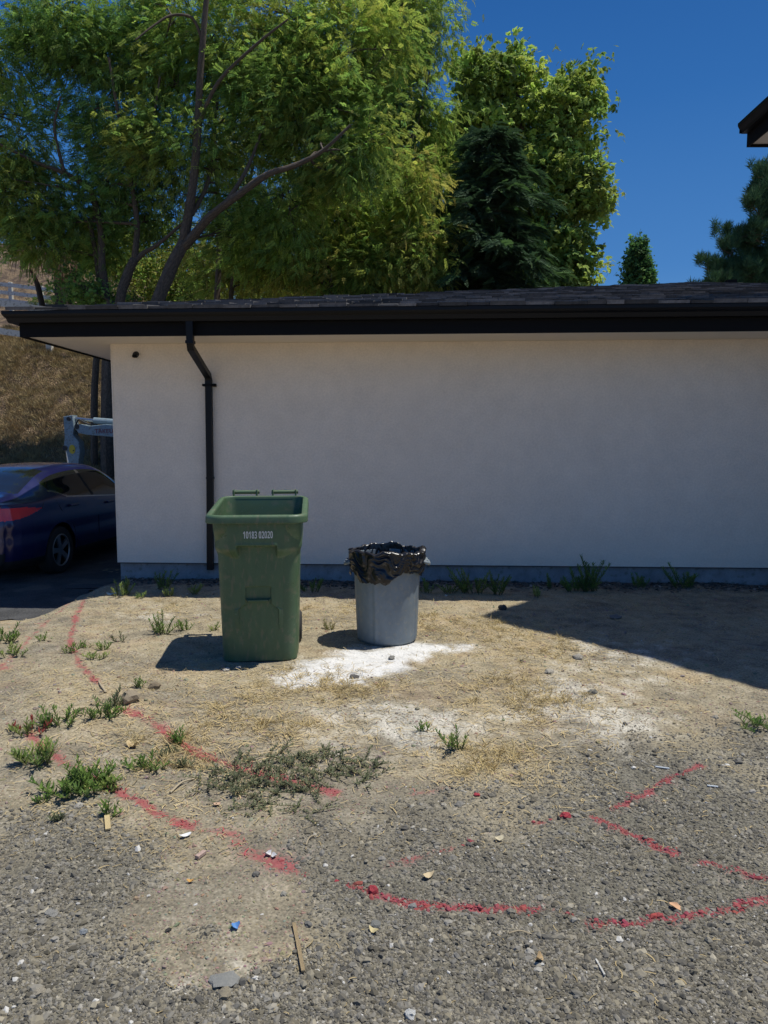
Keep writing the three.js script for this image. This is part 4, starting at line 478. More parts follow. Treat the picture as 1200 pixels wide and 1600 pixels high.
// dark redwood: whorls of drooping boughs
{
  const [bx, by, bz] = [3.167, 4.311, -22.5], topY = [3.428, 11.045, -22.5][1], H = topY - by, r = rngOf(31), gs = gaussOf(r); const t = thing('redwood_tree', 'dark dense conifer in front of the bright broadleaf tree', 'tree', [bx, by, bz], 0, 'trees behind the garage');
  const trunk = mesh('trunk', tube([[0, 0, 0], [0.03, H * 0.5, 0], [0.1, H, 0]], [0.28, 0.16, 0.02], 9), bark, t); const tw = [], list = [], fr = frond(8);
  for (let k = 0; k < 300; k++) { const f = Math.pow(r(), 0.8), y = H * (0.1 + 0.88 * f), a = r() * 6.283, len = (0.5 + 2.4 * Math.pow(1 - f, 0.75)) * (Math.cos(a) < 0 ? 1.15 : 1) * (0.4 + 0.7 * r()) * (0.85 + 0.6 * n2(Math.cos(a) * 1.3, f * 5 + Math.sin(a) * 1.3)); const d = V(Math.cos(a), 0, Math.sin(a)), p0 = V(0.1 * f, y, 0), tip = p0.clone().addScaledVector(d, len).add(V(0, -0.12 * len + 0.1, 0)), mid = p0.clone().addScaledVector(d, len * 0.5).add(V(0, 0.1 * len, 0)); tw.push(tube([p0, mid, tip], [0.025, 0.016, 0.006], 5, { per: 3 })); const c = new THREE.CatmullRomCurve3([p0, mid, tip]); const n = Math.round(9 + len * 22);
    for (let i = 0; i < n; i++) { const q = 0.25 + 0.75 * Math.pow(r(), 0.7), p = c.getPoint(q).add(V(gs() * 0.13, gs() * 0.1, gs() * 0.13)); const dir = d.clone().add(V(gs() * 0.7, -0.15 + gs() * 0.3, gs() * 0.7)).normalize(), v = 0.7 + 0.6 * r(); const bright = q > 0.85 && r() < 0.3 ? 1.6 : 1; list.push({ m: place(p, dir, gs() * 0.4, 0.55 + 0.5 * r()), c: rgb(0.06 * v * bright, 0.115 * v * bright, 0.055 * v) }); } }
  mesh('branch', mergeGeometries(tw), bark, trunk); instances('crown', fr, lmDark, list, t);
}
tree('poplar_tree', 'small upright tree far off, alone above the roof line', [[[16.761, 7.439, -48, 16.66, 11.975, -48, 16.577, 14.62, -48], 0.16, 0.04]], [[16.612, 12.18, -48, 1.046, 0.571, 1, 30], [16.628, 12.996, -48, 0.794, 0.732, 0.8, 28], [16.601, 13.849, -48, 0.501, 0.649, 0.5, 18], [16.62, 14.579, -48, 0.166, 0.485, 0.2, 8], [17.264, 12.71, -48, 0.335, 0.57, 0.4, 7]], { seed: 41, geos: broad, cols: [[0.11, 0.24, 0.07], [0.09, 0.2, 0.06], [0.15, 0.28, 0.07]], dens: 1, mat: lm, per: 18, clump: 0.3, droop: -0.4, flat: 1.3, group: 'trees far off to the right' });
{   // pine at the right edge
  const [bx, by, bz] = [17.824, 5.722, -34], r = rngOf(42), gs = gaussOf(r); const t = thing('pine_tree', 'pine tree with upright needle tufts at the right edge above the roof', 'tree', [bx, by, bz], 0, 'trees far off to the right'); const ty = [17.984, 14.076, -34][1] - by;
  const trunk = mesh('trunk', tube([[0, 0, 0], [0.1, ty * 0.5, 0], [0.4, ty, 0]], [0.26, 0.16, 0.03], 8), bark, t); const tw = [], list = [], nd = needles(9);
  const boughs = [[0.3, -3.3, 0.25], [0.34, -3.0, 0.2], [0.36, -2.6, 0.15], [0.33, -1.8, 0.2], [0.42, -2.9, 0.5], [0.3, -1.2, 0.3], [0.2, -2.2, 0.2], [0.42, -2.5, 0.5], [0.5, -2.35, 0.75], [0.6, -1.8, 0.7], [0.72, -1.5, 0.7], [0.84, -0.9, 0.6], [0.95, -0.45, 0.4]];
  for (let k = 0; k < 34; k++) { const f = 0.22 + 0.74 * r(); boughs.push([f, (r() - 0.7) * 3.2 * (1.15 - 0.75 * f), 0.3 + 0.45 * r(), (r() - 0.5) * 3.4 * (1.1 - 0.7 * f)]); }
  for (const [f, dx, up, dz = gs() * 0.7] of boughs) { const sc = dx < -1.4 ? 1.05 : 1 - 0.5 * f * r(), p0 = V(0.4 * f * f, f * ty, 0), tip = p0.clone().add(V(dx * sc, up, dz * sc)), mid = p0.clone().lerp(tip, 0.5).add(V(0, -0.2, 0)); tw.push(tube([p0, mid, tip], [0.06, 0.04, 0.015], 6, { per: 3 })); const c = new THREE.CatmullRomCurve3([p0, mid, tip]); for (let i = 0; i < 24; i++) { const q = 0.3 + 0.7 * Math.sqrt(r()), p = c.getPoint(q).add(V(gs() * 0.34, gs() * 0.2, gs() * 0.3)); const e = p.clone().add(V(gs() * 0.05, 0.3, 0)); tw.push(tube([c.getPoint(q), p], [0.012, 0.008], 4, { smooth: false })); for (let s = 0; s < 4; s++) { const v = 0.7 + 0.6 * r(); const m = new THREE.Matrix4().compose(p.clone().add(V(gs() * 0.06, 0.1 * s, gs() * 0.06)), new THREE.Quaternion().setFromEuler(new THREE.Euler(gs() * 0.25, r() * 6.28, gs() * 0.25)), V(1, 1, 1).multiplyScalar(0.8 + 0.4 * r())); list.push({ m, c: rgb(0.07 * v, 0.14 * v, 0.06 * v) }); } } }
  mesh('branch', mergeGeometries(tw), bark, trunk); instances('crown', nd, lmDark, list, t);
}
// fillers low behind the trunks
tree('bay_tree', 'low yellow green tree filling the gap behind the trunks', [[[-9, 4.539, -34, -8.909, 8.355, -34, -9.009, 10.377, -34], 0.15, 0.05]], [[-7.996, 9.369, -34, 4.442, 1.295, 3, 80], [-12.11, 10.377, -34, 2.954, 1.716, 3, 60], [-3.555, 9.224, -34, 3.555, 1.153, 3, 60]], { seed: 51, geos: tinyLeaf, cols: G3.concat(G4), mat: lm, per: 26, clump: 0.75, size: 1.3 });
tree('bay_tree', 'dark bushy tree at the foot of the conifer', [[[1.853, 4.188, -30, 1.836, 7.297, -30, 1.776, 8.576, -30], 0.15, 0.05]], [[1.699, 8.449, -30, 1.306, 0.89, 1.5, 42], [0, 8.194, -30, 1.569, 0.637, 1.5, 32], [3.172, 7.87, -28, 1.098, 0.594, 1.3, 24]], { seed: 52, geos: tinyLeaf, cols: G2, mat: lm, per: 26, clump: 0.6, size: 1.2 });
// palm with hanging dead fronds, and the dark trunk beside the garage corner
{
  const p = [-11.922, 4.863, -27], t = thing('palm_tree', 'dark trunk hung with dry brown fronds above the white fence', 'tree', p, 0, 'trees behind the garage'), r = rngOf(61), gs = gaussOf(r);
  const rel = (l) => V(l[0] - p[0], l[1] - p[1], l[2] - p[2]); mesh('trunk', mergeGeometries([tube([V(0, -1, 0), rel([-11.782, 7.184, -27]), rel([-11.915, 8.56, -27]), rel([-12.145, 9.81, -27])], [0.32, 0.3, 0.26, 0.2], 9, { knobs: 0.2 }), tube([V(0.6, -1, 0.2), rel([-11.131, 6.954, -27]), rel([-11.323, 8.103, -27])], [0.2, 0.18, 0.12], 8, { knobs: 0.2 }), tube([V(-0.3, -0.5, 0.2), rel([-12.621, 7.371, -26.8]), rel([-12.775, 8.006, -26.6])], [0.12, 0.1, 0.05], 7)]), std(rgb(0.045, 0.035, 0.028), 0.95), t);
  const list = []; for (const [x, y, z, n, sp, ln] of [[-12.77, 9.027, -26.4, 100, 0.22, 1.5], [-11.958, 8.738, -26.4, 80, 0.2, 1.1], [-11.354, 8.359, -26.4, 120, 0.25, 1.3], [-12.186, 9.91, -26.6, 60, 0.3, 0.9]]) for (let k = 0; k < n; k++) { const a = rel([x, y, z]).add(V(gs() * sp, gs() * 0.15, gs() * sp)), d = V(gs() * 0.22, -1, gs() * 0.22).normalize(), v = 0.6 + 0.8 * r(); list.push({ m: new THREE.Matrix4().compose(a, new THREE.Quaternion().setFromUnitVectors(X1, d).multiply(new THREE.Quaternion().setFromAxisAngle(X1, r() * 6.28)), V(ln * (0.5 + 0.6 * r()), 1, 1)), c: rgb(0.22 * v, 0.135 * v, 0.085 * v) }); }
  const o = []; leaflet(o, V(0, 0, 0), X1, V(0, 1, 0), 1, 0.05, 0.2); instances('dead_fronds', tri(o), std(rgb(1, 1, 1), 0.9), list, t);
}
tree('oak_tree', 'dark straight trunk beside the left corner of the garage wall', [[[-7.401, -0.164, -19.2, -7.325, 1.551, -19.2, -7.245, 3.906, -19.2, -7.178, 5.393, -19.2], 0.13, 0.1]], [[-7.692, 5.807, -19.6, 0.855, 0.417, 0.8, 14]], { seed: 62, geos: tinyLeaf, cols: G2, mat: lm, per: 20, clump: 0.4 });
// ---------------------------------------------------------------- dry grass on the bank
{
  const o = []; const r = rngOf(71), gs = gaussOf(r); for (let k = 0; k < 11; k++) leaflet(o, V(gs() * 0.05, 0, gs() * 0.05), V(gs() * 0.6, 0.75, gs() * 0.6 + 0.25).normalize(), V(gs(), 0.3, gs()).normalize(), 0.14 + 0.16 * r(), 0.014, 0.1); const g = tri(o), list = [];
  for (let k = 0; k < 15000; k++) { const d = 18.4 + 8 * r(), x = -(0.33 + 0.26 * r()) * d; if (fbm(x * 0.8, d * 0.8, 3) < -0.28 && r() < 0.7) continue; const v = 0.55 + 0.75 * r(), h = r(); list.push({ m: new THREE.Matrix4().compose(V(x, hillY(x, -d) - 0.02, -d), new THREE.Quaternion().setFromEuler(new THREE.Euler(gs() * 0.3 + 0.35, r() * 6.28, gs() * 0.3)), V(1, 1, 1).multiplyScalar(0.4 + 0.6 * r())), c: rgb(0.37 * v, (0.265 + 0.04 * h) * v, 0.145 * v) }); }
  instances('dry_grass', g, std(rgb(1, 1, 1), 0.95), list, null, 'dry golden grass covering the steep bank', 'grass');
}
{   // green bush by the upper fence
  const b = [-13.306, 7.155, -29]; tree('bush', 'small feathery green bush before the upper white fence', [[[b[0], b[1] - 0.8, b[2], b[0], b[1] - 0.2, b[2]], 0.04, 0.02]], [[-13.427, 7.304, -29, 0.558, 0.223, 0.5, 12], [-13.007, 7.651, -29, 0.151, 0.346, 0.3, 6]], { seed: 63, geos: pin1, cols: [[0.14, 0.2, 0.05], [0.1, 0.17, 0.05]], mat: lm, per: 16, clump: 0.22, size: 0.6, group: 'bushes on the bank' }).userData.category = 'bush';
}
// ---------------------------------------------------------------- weeds
const weedM = leafMat(0.95, 0.35), stemM = std(rgb(0.12, 0.11, 0.05), 0.85);
const weedCol = { green: [[0.15, 0.25, 0.055], [0.19, 0.29, 0.065], [0.115, 0.2, 0.05]], pale: [[0.25, 0.34, 0.09], [0.29, 0.35, 0.1], [0.19, 0.28, 0.08]], grey: [[0.17, 0.19, 0.1], [0.21, 0.23, 0.13], [0.14, 0.16, 0.09]], red: [[0.3, 0.06, 0.05], [0.16, 0.22, 0.06], [0.18, 0.24, 0.06]], dry: [[0.36, 0.29, 0.13], [0.22, 0.22, 0.08], [0.3, 0.25, 0.12]] };
weedM.vertexColors = true;
let wseed = 700;
function weed(label, x, z, h, spread, stems, col, { flat = 0, leafL = 0.045, leafW = 0.009, group } = {}) {
  const small = group !== W1; h *= small ? 0.85 : 1.15; if (group === W2) spread *= 0.8; leafL *= small ? 0.95 : 1.1; leafW *= small ? 0.95 : 1.1; const r = rngOf(++wseed), gs = gaussOf(r), y0 = groundY(x, z); const t = thing('weed', label, 'weed', [x, y0, z], 0, group || 'weeds growing in the dirt'); const st = [], lv = [], cl = [];
  for (let k = 0; k < stems; k++) {
    const a = r() * 6.283, rad = spread * Math.sqrt(r()), bx = Math.cos(a) * rad * (flat ? 1 : 0.7), bz = Math.sin(a) * rad * (flat ? 0.62 : 0.5), a2 = flat ? r() * 6.283 : a, run = flat ? 0.05 + 0.1 * r() : 0, hh = h * (0.45 + 0.6 * r()) * (1 - 0.35 * (rad / (spread + 0.001)) * (flat ? 0 : 1)); const ox = Math.cos(a2) * (flat ? run : rad * 0.7) + gs() * h * 0.28, oz = Math.sin(a2) * (flat ? run : rad * 0.5) + gs() * h * 0.28;
    const gy = (px, pz) => groundY(x + px, z + pz) - y0; const p0 = V(bx, gy(bx, bz) - 0.008, bz), p1 = V(bx + ox * 0.45, p0.y + hh * (flat ? 0.7 : 0.5), bz + oz * 0.45), p2 = V(bx + ox, p0.y + hh, bz + oz); st.push(tube([p0, p1, p2], [0.0035, 0.0028, 0.0012].map((q) => q * (0.7 + h * 2.2)), 4, { per: 3 })); const c = new THREE.CatmullRomCurve3([p0, p1, p2]); const L = c.getLength(), n = Math.max(7, Math.round(L * (flat ? 150 : 170))); const tint = weedCol[col][Math.floor(r() * 3)];
    for (let i = 0; i < n; i++) { const q = 0.1 + 0.9 * (i / n), p = c.getPoint(q), b = i * 2.4 + r(), tg = c.getTangent(q); const d = V(Math.cos(b), 0.35 + 0.5 * q + gs() * 0.25, Math.sin(b)).addScaledVector(tg, 0.6).normalize(), l = leafL * (0.6 + 0.7 * r()) * (1.1 - 0.45 * q); const before = lv.length; leaflet(lv, p, d, V(gs() * 0.3, 1, gs() * 0.3).normalize(), l, leafW * (0.8 + 0.5 * r()), 0.2); const v = 0.75 + 0.5 * r(); for (let e = before; e < lv.length; e += 3) cl.push(tint[0] * v, tint[1] * v, tint[2] * v); }
  }
  mesh('stem', mergeGeometries(st), stemM, t); const g = tri(lv); g.setAttribute('color', new THREE.Float32BufferAttribute(cl, 3)); kind(mesh('leaves', g, weedM, t), 'stuff'); return t;
}
const W1 = 'weeds along the garage wall', W2 = 'weeds at the left of the yard', W3 = 'weeds in the middle of the yard';
weed('bright bushy weed right at the left corner of the garage', -2.756, -7.438, 0.21, 0.1, 9, 'pale', { group: W1 });
weed('dark upright weed against the foundation right of the bright corner weed', -2.419, -7.745, 0.3, 0.1, 8, 'green', { group: W1 });
weed('low sunlit weed between the corner weed and the downspout', -2.277, -7.438, 0.12, 0.06, 6, 'pale', { group: W1 });
weed('leafy pale weed nearest the downspout foot', -2.048, -7.538, 0.16, 0.07, 6, 'pale', { group: W1 });
weed('tiny weed on the shadow edge near the garage corner', -2.541, -7.341, 0.07, 0.05, 5, 'pale', { group: W1 });
weed('dark low weed behind the green bin, right of it, by the wall', -0.778, -7.606, 0.15, 0.14, 9, 'green', { group: W1 });
weed('thin weed by the wall right behind the trash can', 0.47, -7.64, 0.16, 0.08, 6, 'green', { group: W1 });
weed('slim shaded weed between the trash can and the broad wall weed', 0.699, -7.572, 0.2, 0.07, 6, 'green', { group: W1 });
weed('broad shaded weed clump against the foundation right of the trash can', 0.96, -7.572, 0.3, 0.16, 16, 'green', { group: W1 });
weed('pointed weed beside the broad clump, its tip catching light', 1.21, -7.504, 0.29, 0.08, 9, 'green', { group: W1 });
weed('small yellow sunlit weed at the tip of the eave shade', 1.603, -7.341, 0.15, 0.06, 5, 'pale', { group: W1 });
weed('thin dry stalk against the foundation in the deep shade', 1.831, -7.781, 0.24, 0.03, 3, 'green', { group: W1 });
weed('squat dark clump left of the tallest wall weed', 2.068, -7.64, 0.22, 0.14, 12, 'green', { group: W1 });
weed('tallest dark weed along the garage wall', 2.237, -7.675, 0.36, 0.13, 16, 'green', { group: W1, leafL: 0.06 });
weed('small rounded weed in shade between the two tall ones', 2.82, -7.89, 0.17, 0.13, 10, 'green', { group: W1 });
weed('rightmost tall weed along the shaded wall', 3.325, -7.817, 0.32, 0.13, 12, 'green', { group: W1, leafL: 0.055 });
weed('upright bushy weed left of the green bin', -1.868, -5.896, 0.27, 0.09, 12, 'green', { group: W3 });
weed('rounder weed between the bushy weed and the green bin', -1.71, -6.024, 0.14, 0.07, 9, 'green', { group: W3 });
weed('sprout peeping out at the left side of the green bin', -1.463, -6.024, 0.12, 0.04, 5, 'pale', { group: W3 });
weed('dry little weed between the green bin and the trash can', -0.47, -6.002, 0.11, 0.04, 5, 'dry', { group: W3 });
weed('leafy weed cut by the left picture edge, upper of two', -3.041, -5.637, 0.2, 0.13, 12, 'green', { group: W2 });
weed('leafy weed near the left picture edge, lower of two', -2.788, -5.23, 0.16, 0.16, 12, 'pale', { group: W2 });
weed('tiny upright weed above the faint red line at left', -2.738, -5.637, 0.08, 0.04, 4, 'green', { group: W2 });
weed('small weed standing on the upper red line', -2.373, -5.263, 0.13, 0.05, 6, 'green', { group: W2 });
weed('low weed touching the right side of the upper red line', -2.345, -5.471, 0.09, 0.07, 7, 'green', { group: W2 });
weed('grey weed a little right of the upper red line', -2.16, -5.382, 0.11, 0.06, 7, 'green', { group: W2 });
weed('spreading weed just below the grey one, right of the upper red line', -2.094, -5.117, 0.09, 0.09, 8, 'pale', { group: W2 });
weed('sparse stalk weed above the grey one', -2.134, -5.657, 0.14, 0.05, 4, 'grey', { group: W2 });
weed('tuft of fresh green weed above the red stained clump at left', -1.797, -3.839, 0.17, 0.12, 14, 'green', { group: W2 });
weed('red stained weed clump at the left, sprayed with paint', -1.926, -3.751, 0.1, 0.13, 12, 'red', { group: W2 });
weed('fountain shaped green weed left of the biggest weed', -1.698, -3.411, 0.17, 0.12, 15, 'pale', { group: W2, leafL: 0.07 });
weed('row of feathery weed left of the dirt clod', -1.622, -3.979, 0.13, 0.15, 16, 'green', { group: W2 });
weed('feathery weed touching the dirt clod', -1.602, -4.13, 0.14, 0.09, 9, 'grey', { group: W2 });
weed('biggest weed clump in the lower left, at the start of the lower red line', -1.398, -3.151, 0.16, 0.17, 26, 'green', { group: W2, leafL: 0.055, leafW: 0.012 });
weed('low leafy half of the biggest weed clump, toward the camera', -1.308, -3.114, 0.1, 0.12, 14, 'pale', { group: W2, leafL: 0.05, leafW: 0.012 });
weed('single sprig above the dirt clod', -1.573, -4.467, 0.11, 0.035, 5, 'green', { group: W2 });
weed('upright weed on the middle red line', -1.092, -3.641, 0.13, 0.04, 7, 'green', { group: W2 });
weed('grey shrivelled weed just under the middle red line', -1.078, -3.523, 0.06, 0.06, 7, 'grey', { group: W2 });
weed('two lobed green weed between the red lines', -1.152, -3.362, 0.1, 0.11, 14, 'green', { group: W2 });
weed('small grey green weed right of the two lobed one', -0.979, -3.39, 0.08, 0.035, 6, 'grey', { group: W2 });
weed('narrow sprig below the biggest weed clump', -1.175, -2.921, 0.1, 0.04, 6, 'green', { group: W2 });
weed('tiny dark weed on gravel below the biggest clump', -1.368, -2.879, 0.06, 0.035, 5, 'grey', { group: W2 });
weed('tiny green weed left of the biggest clump', -1.519, -3.055, 0.06, 0.035, 5, 'green', { group: W2 });
weed('wide grey green creeping mat crossed by the middle red line', -0.402, -3.341, 0.055, 0.4, 130, 'grey', { group: W3, flat: 1, leafL: 0.026, leafW: 0.008 });
weed('thin creeping runners below the grey mat, toward the camera', -0.485, -3.073, 0.035, 0.3, 46, 'grey', { group: W3, flat: 1, leafL: 0.022, leafW: 0.007 });
weed('creeping runner at the left end of the grey mat', -0.716, -3.214, 0.05, 0.17, 30, 'grey', { group: W3, flat: 1, leafL: 0.022, leafW: 0.007 });
weed('lone seedling with bare stalk in the middle right of the yard', 0.373, -3.569, 0.19, 0.05, 6, 'green', { group: W3 });
weed('smaller seedling left of the lone stalked one', 0.222, -3.821, 0.09, 0.03, 4, 'green', { group: W3 });
weed('flat weed by the right picture edge below the big shadow', 2.083, -3.866, 0.07, 0.12, 12, 'green', { group: W3, flat: 1 });
// ---------------------------------------------------------------- gravel, clods, straw
function stoneGeo(seed, detail = 0, flat = 0.6) { const g = mergeVertices((() => { const q = new THREE.IcosahedronGeometry(1, detail); q.deleteAttribute('uv'); q.deleteAttribute('normal'); return q; })()), r = rngOf(seed), p = g.attributes.position, sx = 0.8 + 0.5 * r(), sz = 0.65 + 0.4 * r(); for (let i = 0; i < p.count; i++) { const k = 0.72 + 0.5 * r(); p.setXYZ(i, p.getX(i) * k * sx, p.getY(i) * k * flat, p.getZ(i) * k * sz); } const o = g.toNonIndexed(); o.computeVertexNormals(); return o; }
{
  const r = rngOf(801), gs = gaussOf(r), V3 = [stoneGeo(1), stoneGeo(2, 0, 0.75), stoneGeo(3, 0, 0.5), stoneGeo(4, 0, 0.65), stoneGeo(5, 1, 0.6)], lists = V3.map(() => []);
  const e = new THREE.Euler(), q = new THREE.Quaternion();
  const put = (x, z, s, sink, col) => { q.setFromEuler(e.set(gs() * 0.45, r() * 6.283, gs() * 0.45)); lists[Math.floor(r() * V3.length)].push({ m: new THREE.Matrix4().compose(V(x, groundY(x, z) + s * (0.28 - sink), z), q.clone(), V(s, s, s)), c: col }); };
  const spot = () => { const u = r(), d = 1.65 + 7.5 * u * u * u + 1.2 * u; return [(r() * 2 - 1) * (0.57 * d + 0.15), -d]; };   // thins out with the distance at which single stones can be told apart
  const grey = () => { const v = 0.065 + 0.15 * r() + (r() < 0.1 ? 0.11 : 0), w = r(); return rgb(v * (1.06 + 0.12 * w), v * (1.0 + 0.04 * w), v * (0.88 - 0.14 * w)); };
  let n = 0; for (let k = 0; k < 620000 && n < 190000; k++) { const [x, z] = spot(), gm = gravelM(x, z); if (powderM(x, z) > 0.3 && r() < 0.85) continue; const prob = gm * 0.52 * (0.75 + 0.5 * n2(x * 2.6, z * 2.6)) + (z < -2.8 ? 0.1 : 0.06); if (r() > prob || mulchM(x, z) > 0.9) continue; if (Math.hypot(x + 0.93, (z + 5.35)) < 0.36 || Math.hypot(x - 0.02, z + 5.73) < 0.26 || z < wallZ(x) + 0.03 || x < -3.3 && z < -6.6) continue;
    const big = r(); let s = 0.002 + 0.003 * r() + (big > 0.7 ? 0.0045 * r() : 0) + (big > 0.955 ? 0.009 * r() : 0); s *= 1 + 0.07 * (-z - 1.7); if (gm < 0.25) s *= 0.75; if (z < -4) s *= 1.15; let c = gm > 0.25 ? grey() : rgb(0.2 + 0.12 * r(), 0.17 + 0.08 * r(), 0.12 + 0.07 * r()); if (r() < 0.006) { const v = 0.4 + 0.2 * r(); c = rgb(v, v * 0.97, v * 0.9); }
    const rd = redM(x, z); if (rd > 0.45 + 1.2 * r()) c = rgb(0.22 + 0.11 * r(), 0.045 + 0.03 * r(), 0.05 + 0.03 * r()); else if (powderM(x, z) > 0.5 && r() < 0.8) c = rgb(0.7, 0.69, 0.66); put(x, z, s, 0.1 + 0.35 * r(), c); n++; }
  V3.forEach((g, i) => instances('gravel', g, std(rgb(1, 1, 1), 0.92), lists[i], null, 'loose grey gravel scattered over the yard', 'gravel'));
  // straw litter
  const so = []; for (let k = 0; k < 3; k++) { const a = [V(k / 3, 0.02 * Math.sin(k), 0.05 * Math.sin(k * 1.1)), V((k + 1) / 3, 0.02 * Math.sin(k + 1), 0.05 * Math.sin((k + 1) * 1.1))]; const w = 0.022; for (const y of [0, 0]) { so.push(a[0].x, a[0].y, a[0].z - w, a[1].x, a[1].y, a[1].z - w, a[0].x, a[0].y + 0.012, a[0].z + w, a[1].x, a[1].y, a[1].z - w, a[1].x, a[1].y + 0.012, a[1].z + w, a[0].x, a[0].y + 0.012, a[0].z + w); break; } }
  const straw = tri(so), sl = []; n = 0; for (let k = 0; k < 300000 && n < 24000; k++) { const [x, z] = spot(); const sm = strawM(x, z); if (r() > sm * 0.6 + 0.006 * (z < -2.6 ? 2 : 0.3) || z < wallZ(x) + 0.05 || Math.hypot(x + 0.93, z + 5.35) < 0.36 || Math.hypot(x - 0.02, z + 5.73) < 0.26) continue; const l = (0.018 + 0.055 * r() * r() + (z < -3.5 ? 0.03 : 0)) * (z > -2.9 ? 0.65 : 1), v = (0.6 + 0.55 * r()) * (z > -2.9 ? 0.75 : 1); const rd = redM(x, z) > 0.5 && r() < 0.7; sl.push({ m: new THREE.Matrix4().compose(V(x, groundY(x, z) + 0.003 + 0.006 * r(), z), new THREE.Quaternion().setFromEuler(new THREE.Euler(gs() * 0.12, r() * 6.283, gs() * 0.1 + (r() < 0.06 ? 0.6 * r() : 0))), V(l, Math.min(l, 0.06), 0.05 + 0.035 * r())), c: rd ? rgb(0.4, 0.05, 0.06) : rgb(0.5 * v, 0.385 * v, 0.19 * v) }); n++; }
  instances('straw', straw, std(rgb(1, 1, 1), 0.85), sl, null, 'short dry straw strewn over the dirt', 'straw');
  // dry tufts still rooted
  const tl = [], to = []; for (let k = 0; k < 14; k++) leaflet(to, V(gs() * 0.02, 0, gs() * 0.02), V(gs(), 0.55 + 0.5 * r(), gs()).normalize(), V(gs(), 0.4, gs()).normalize(), 0.05 + 0.06 * r(), 0.004, 0.1); n = 0;
  for (let k = 0; k < 60000 && n < 900; k++) { const [x, z] = spot(); const sm = strawM(x, z); if (sm < 0.32 || r() > sm * 0.5 || z < wallZ(x) + 0.2 || Math.hypot(x + 0.93, z + 5.35) < 0.42 || Math.hypot(x - 0.02, z + 5.73) < 0.3) continue; const v = 0.7 + 0.5 * r(); tl.push({ m: new THREE.Matrix4().compose(V(x, groundY(x, z), z), new THREE.Quaternion().setFromEuler(new THREE.Euler(gs() * 0.3, r() * 6.28, gs() * 0.3)), V(1, 0.7, 1).multiplyScalar(0.5 + 0.5 * r())), c: rgb(0.5 * v, 0.39 * v, 0.18 * v) }); n++; }
  instances('dead_grass', tri(to), std(rgb(1, 1, 1), 0.9), tl, null, 'dead pale grass tufts in the dirt', 'grass');
  // chips and leaf litter along the wall foot
  const cg = stoneGeo(9, 0, 0.25), ml = []; for (let k = 0; k < 2600; k++) { const x = -3.1 + 7.6 * r(), z = wallZ(x) + 0.02 + 0.55 * r() * r(); if (z < wallZ(x)) continue; const v = 0.05 + 0.14 * r() * r() + (r() < 0.05 ? 0.2 : 0), s = 0.008 + 0.016 * r(); ml.push({ m: new THREE.Matrix4().compose(V(x, groundY(x, z) + s * 0.2, z), new THREE.Quaternion().setFromEuler(new THREE.Euler(gs() * 0.5, r() * 6.28, gs() * 0.5)), V(s * 1.4, s, s)), c: rgb(v * 1.1, v * 0.95, v * 0.8) }); }
  instances('bark_mulch', cg, std(rgb(1, 1, 1), 0.95), ml, null, 'dark bark chips along the foot of the wall', 'mulch');
}
// ---------------------------------------------------------------- single stones and scraps one can point at
const smat = (c, rough = 0.9) => std(rgb(...c), rough, { bumpMap: dirtBump, bumpScale: 0.002 }); let sseed = 900;
function stone(label, x, z, s, c, { flat = 0.6, name = 'stone', cat = 'stone', ry = 0 } = {}) { const g = metreUV(stoneGeo(++sseed, 1, flat), 3); const p = g.attributes.position; for (let i = 0; i < p.count; i++) { const k = 1 + 0.1 * n3(p.getX(i) * 2 + sseed, p.getY(i) * 2, p.getZ(i) * 2); p.setXYZ(i, p.getX(i) * k * s, p.getY(i) * k * s, p.getZ(i) * k * s); } g.computeVertexNormals(); const m = mesh(name, g, smat(c)); m.position.set(x, groundY(x, z) + s * flat * 0.45, z); m.rotation.y = ry || sseed; return tag(m, label, cat, 'loose ' + cat + 's on the ground'); }
function strip(name, label, cat, x, z, x2, z2, w, th, c, tilt = 0) { const L = Math.hypot(x2 - x, z2 - z), g = gridGeo(12, 1, () => [0, 0, 0]); const b = new RoundedBoxGeometry(L, th, w, 1, Math.min(th, w) * 0.2); const p = b.attributes.position; for (let i = 0; i < p.count; i++) p.setY(i, p.getY(i) + 0.15 * th * n2(p.getX(i) * 20, sseed)); const m = mesh(name, b, smat(c)); m.position.set((x + x2) / 2, groundY((x + x2) / 2, (z + z2) / 2) + th / 2 + 0.004, (z + z2) / 2); m.rotation.set(0, -Math.atan2(z2 - z, x2 - x), tilt, 'YXZ'); sseed++; return tag(m, label, cat); }
function flake(name, label, cat, x, z, s, c, asp = 0.6, ry = 0, curl = 0.25, rough = 0.75) { const k0 = ++sseed; const g = gridGeo(14, 6, (u, v) => { const a = u * 6.283, r = v * s * (1 + 0.25 * n2(Math.cos(a) + k0, Math.sin(a))); const px = r * Math.cos(a), pz = r * Math.sin(a) * asp; return [px, 0.006 + curl * s * ((px / s) ** 2 + 0.5 * n2(px * 25 + k0, pz * 25)) * 0.8, pz]; }); const bot = g.clone(); bot.translate(0, -0.0015, 0); const m = mesh(name, mergeGeometries([g, bot]), std(rgb(...c), rough)); m.position.set(x, groundY(x, z) + 0.004, z); m.rotation.y = ry; return tag(m, label, cat); }
const redC = [0.42, 0.05, 0.065];
stone('biggest red painted stone on the lower red line', -0.038, -2.38, 0.021, redC, { flat: 0.7 });
stone('red painted stone at the right, beside the red arrow head', 0.765, -2.889, 0.02, redC, { flat: 0.7 });
stone('small red painted stone in the dirt left of the lower red line', -0.17, -2.45, 0.009, redC);
stone('red splashed stone above the dead grass at right centre', 0.416, -3.09, 0.012, redC);
stone('pale flat stone lying on the lower red line', 0.098, -2.302, 0.016, [0.3, 0.3, 0.28]);
stone('flat grey stone in gravel below the pale one', -0.029, -2.204, 0.019, [0.24, 0.24, 0.22], { flat: 0.4 });
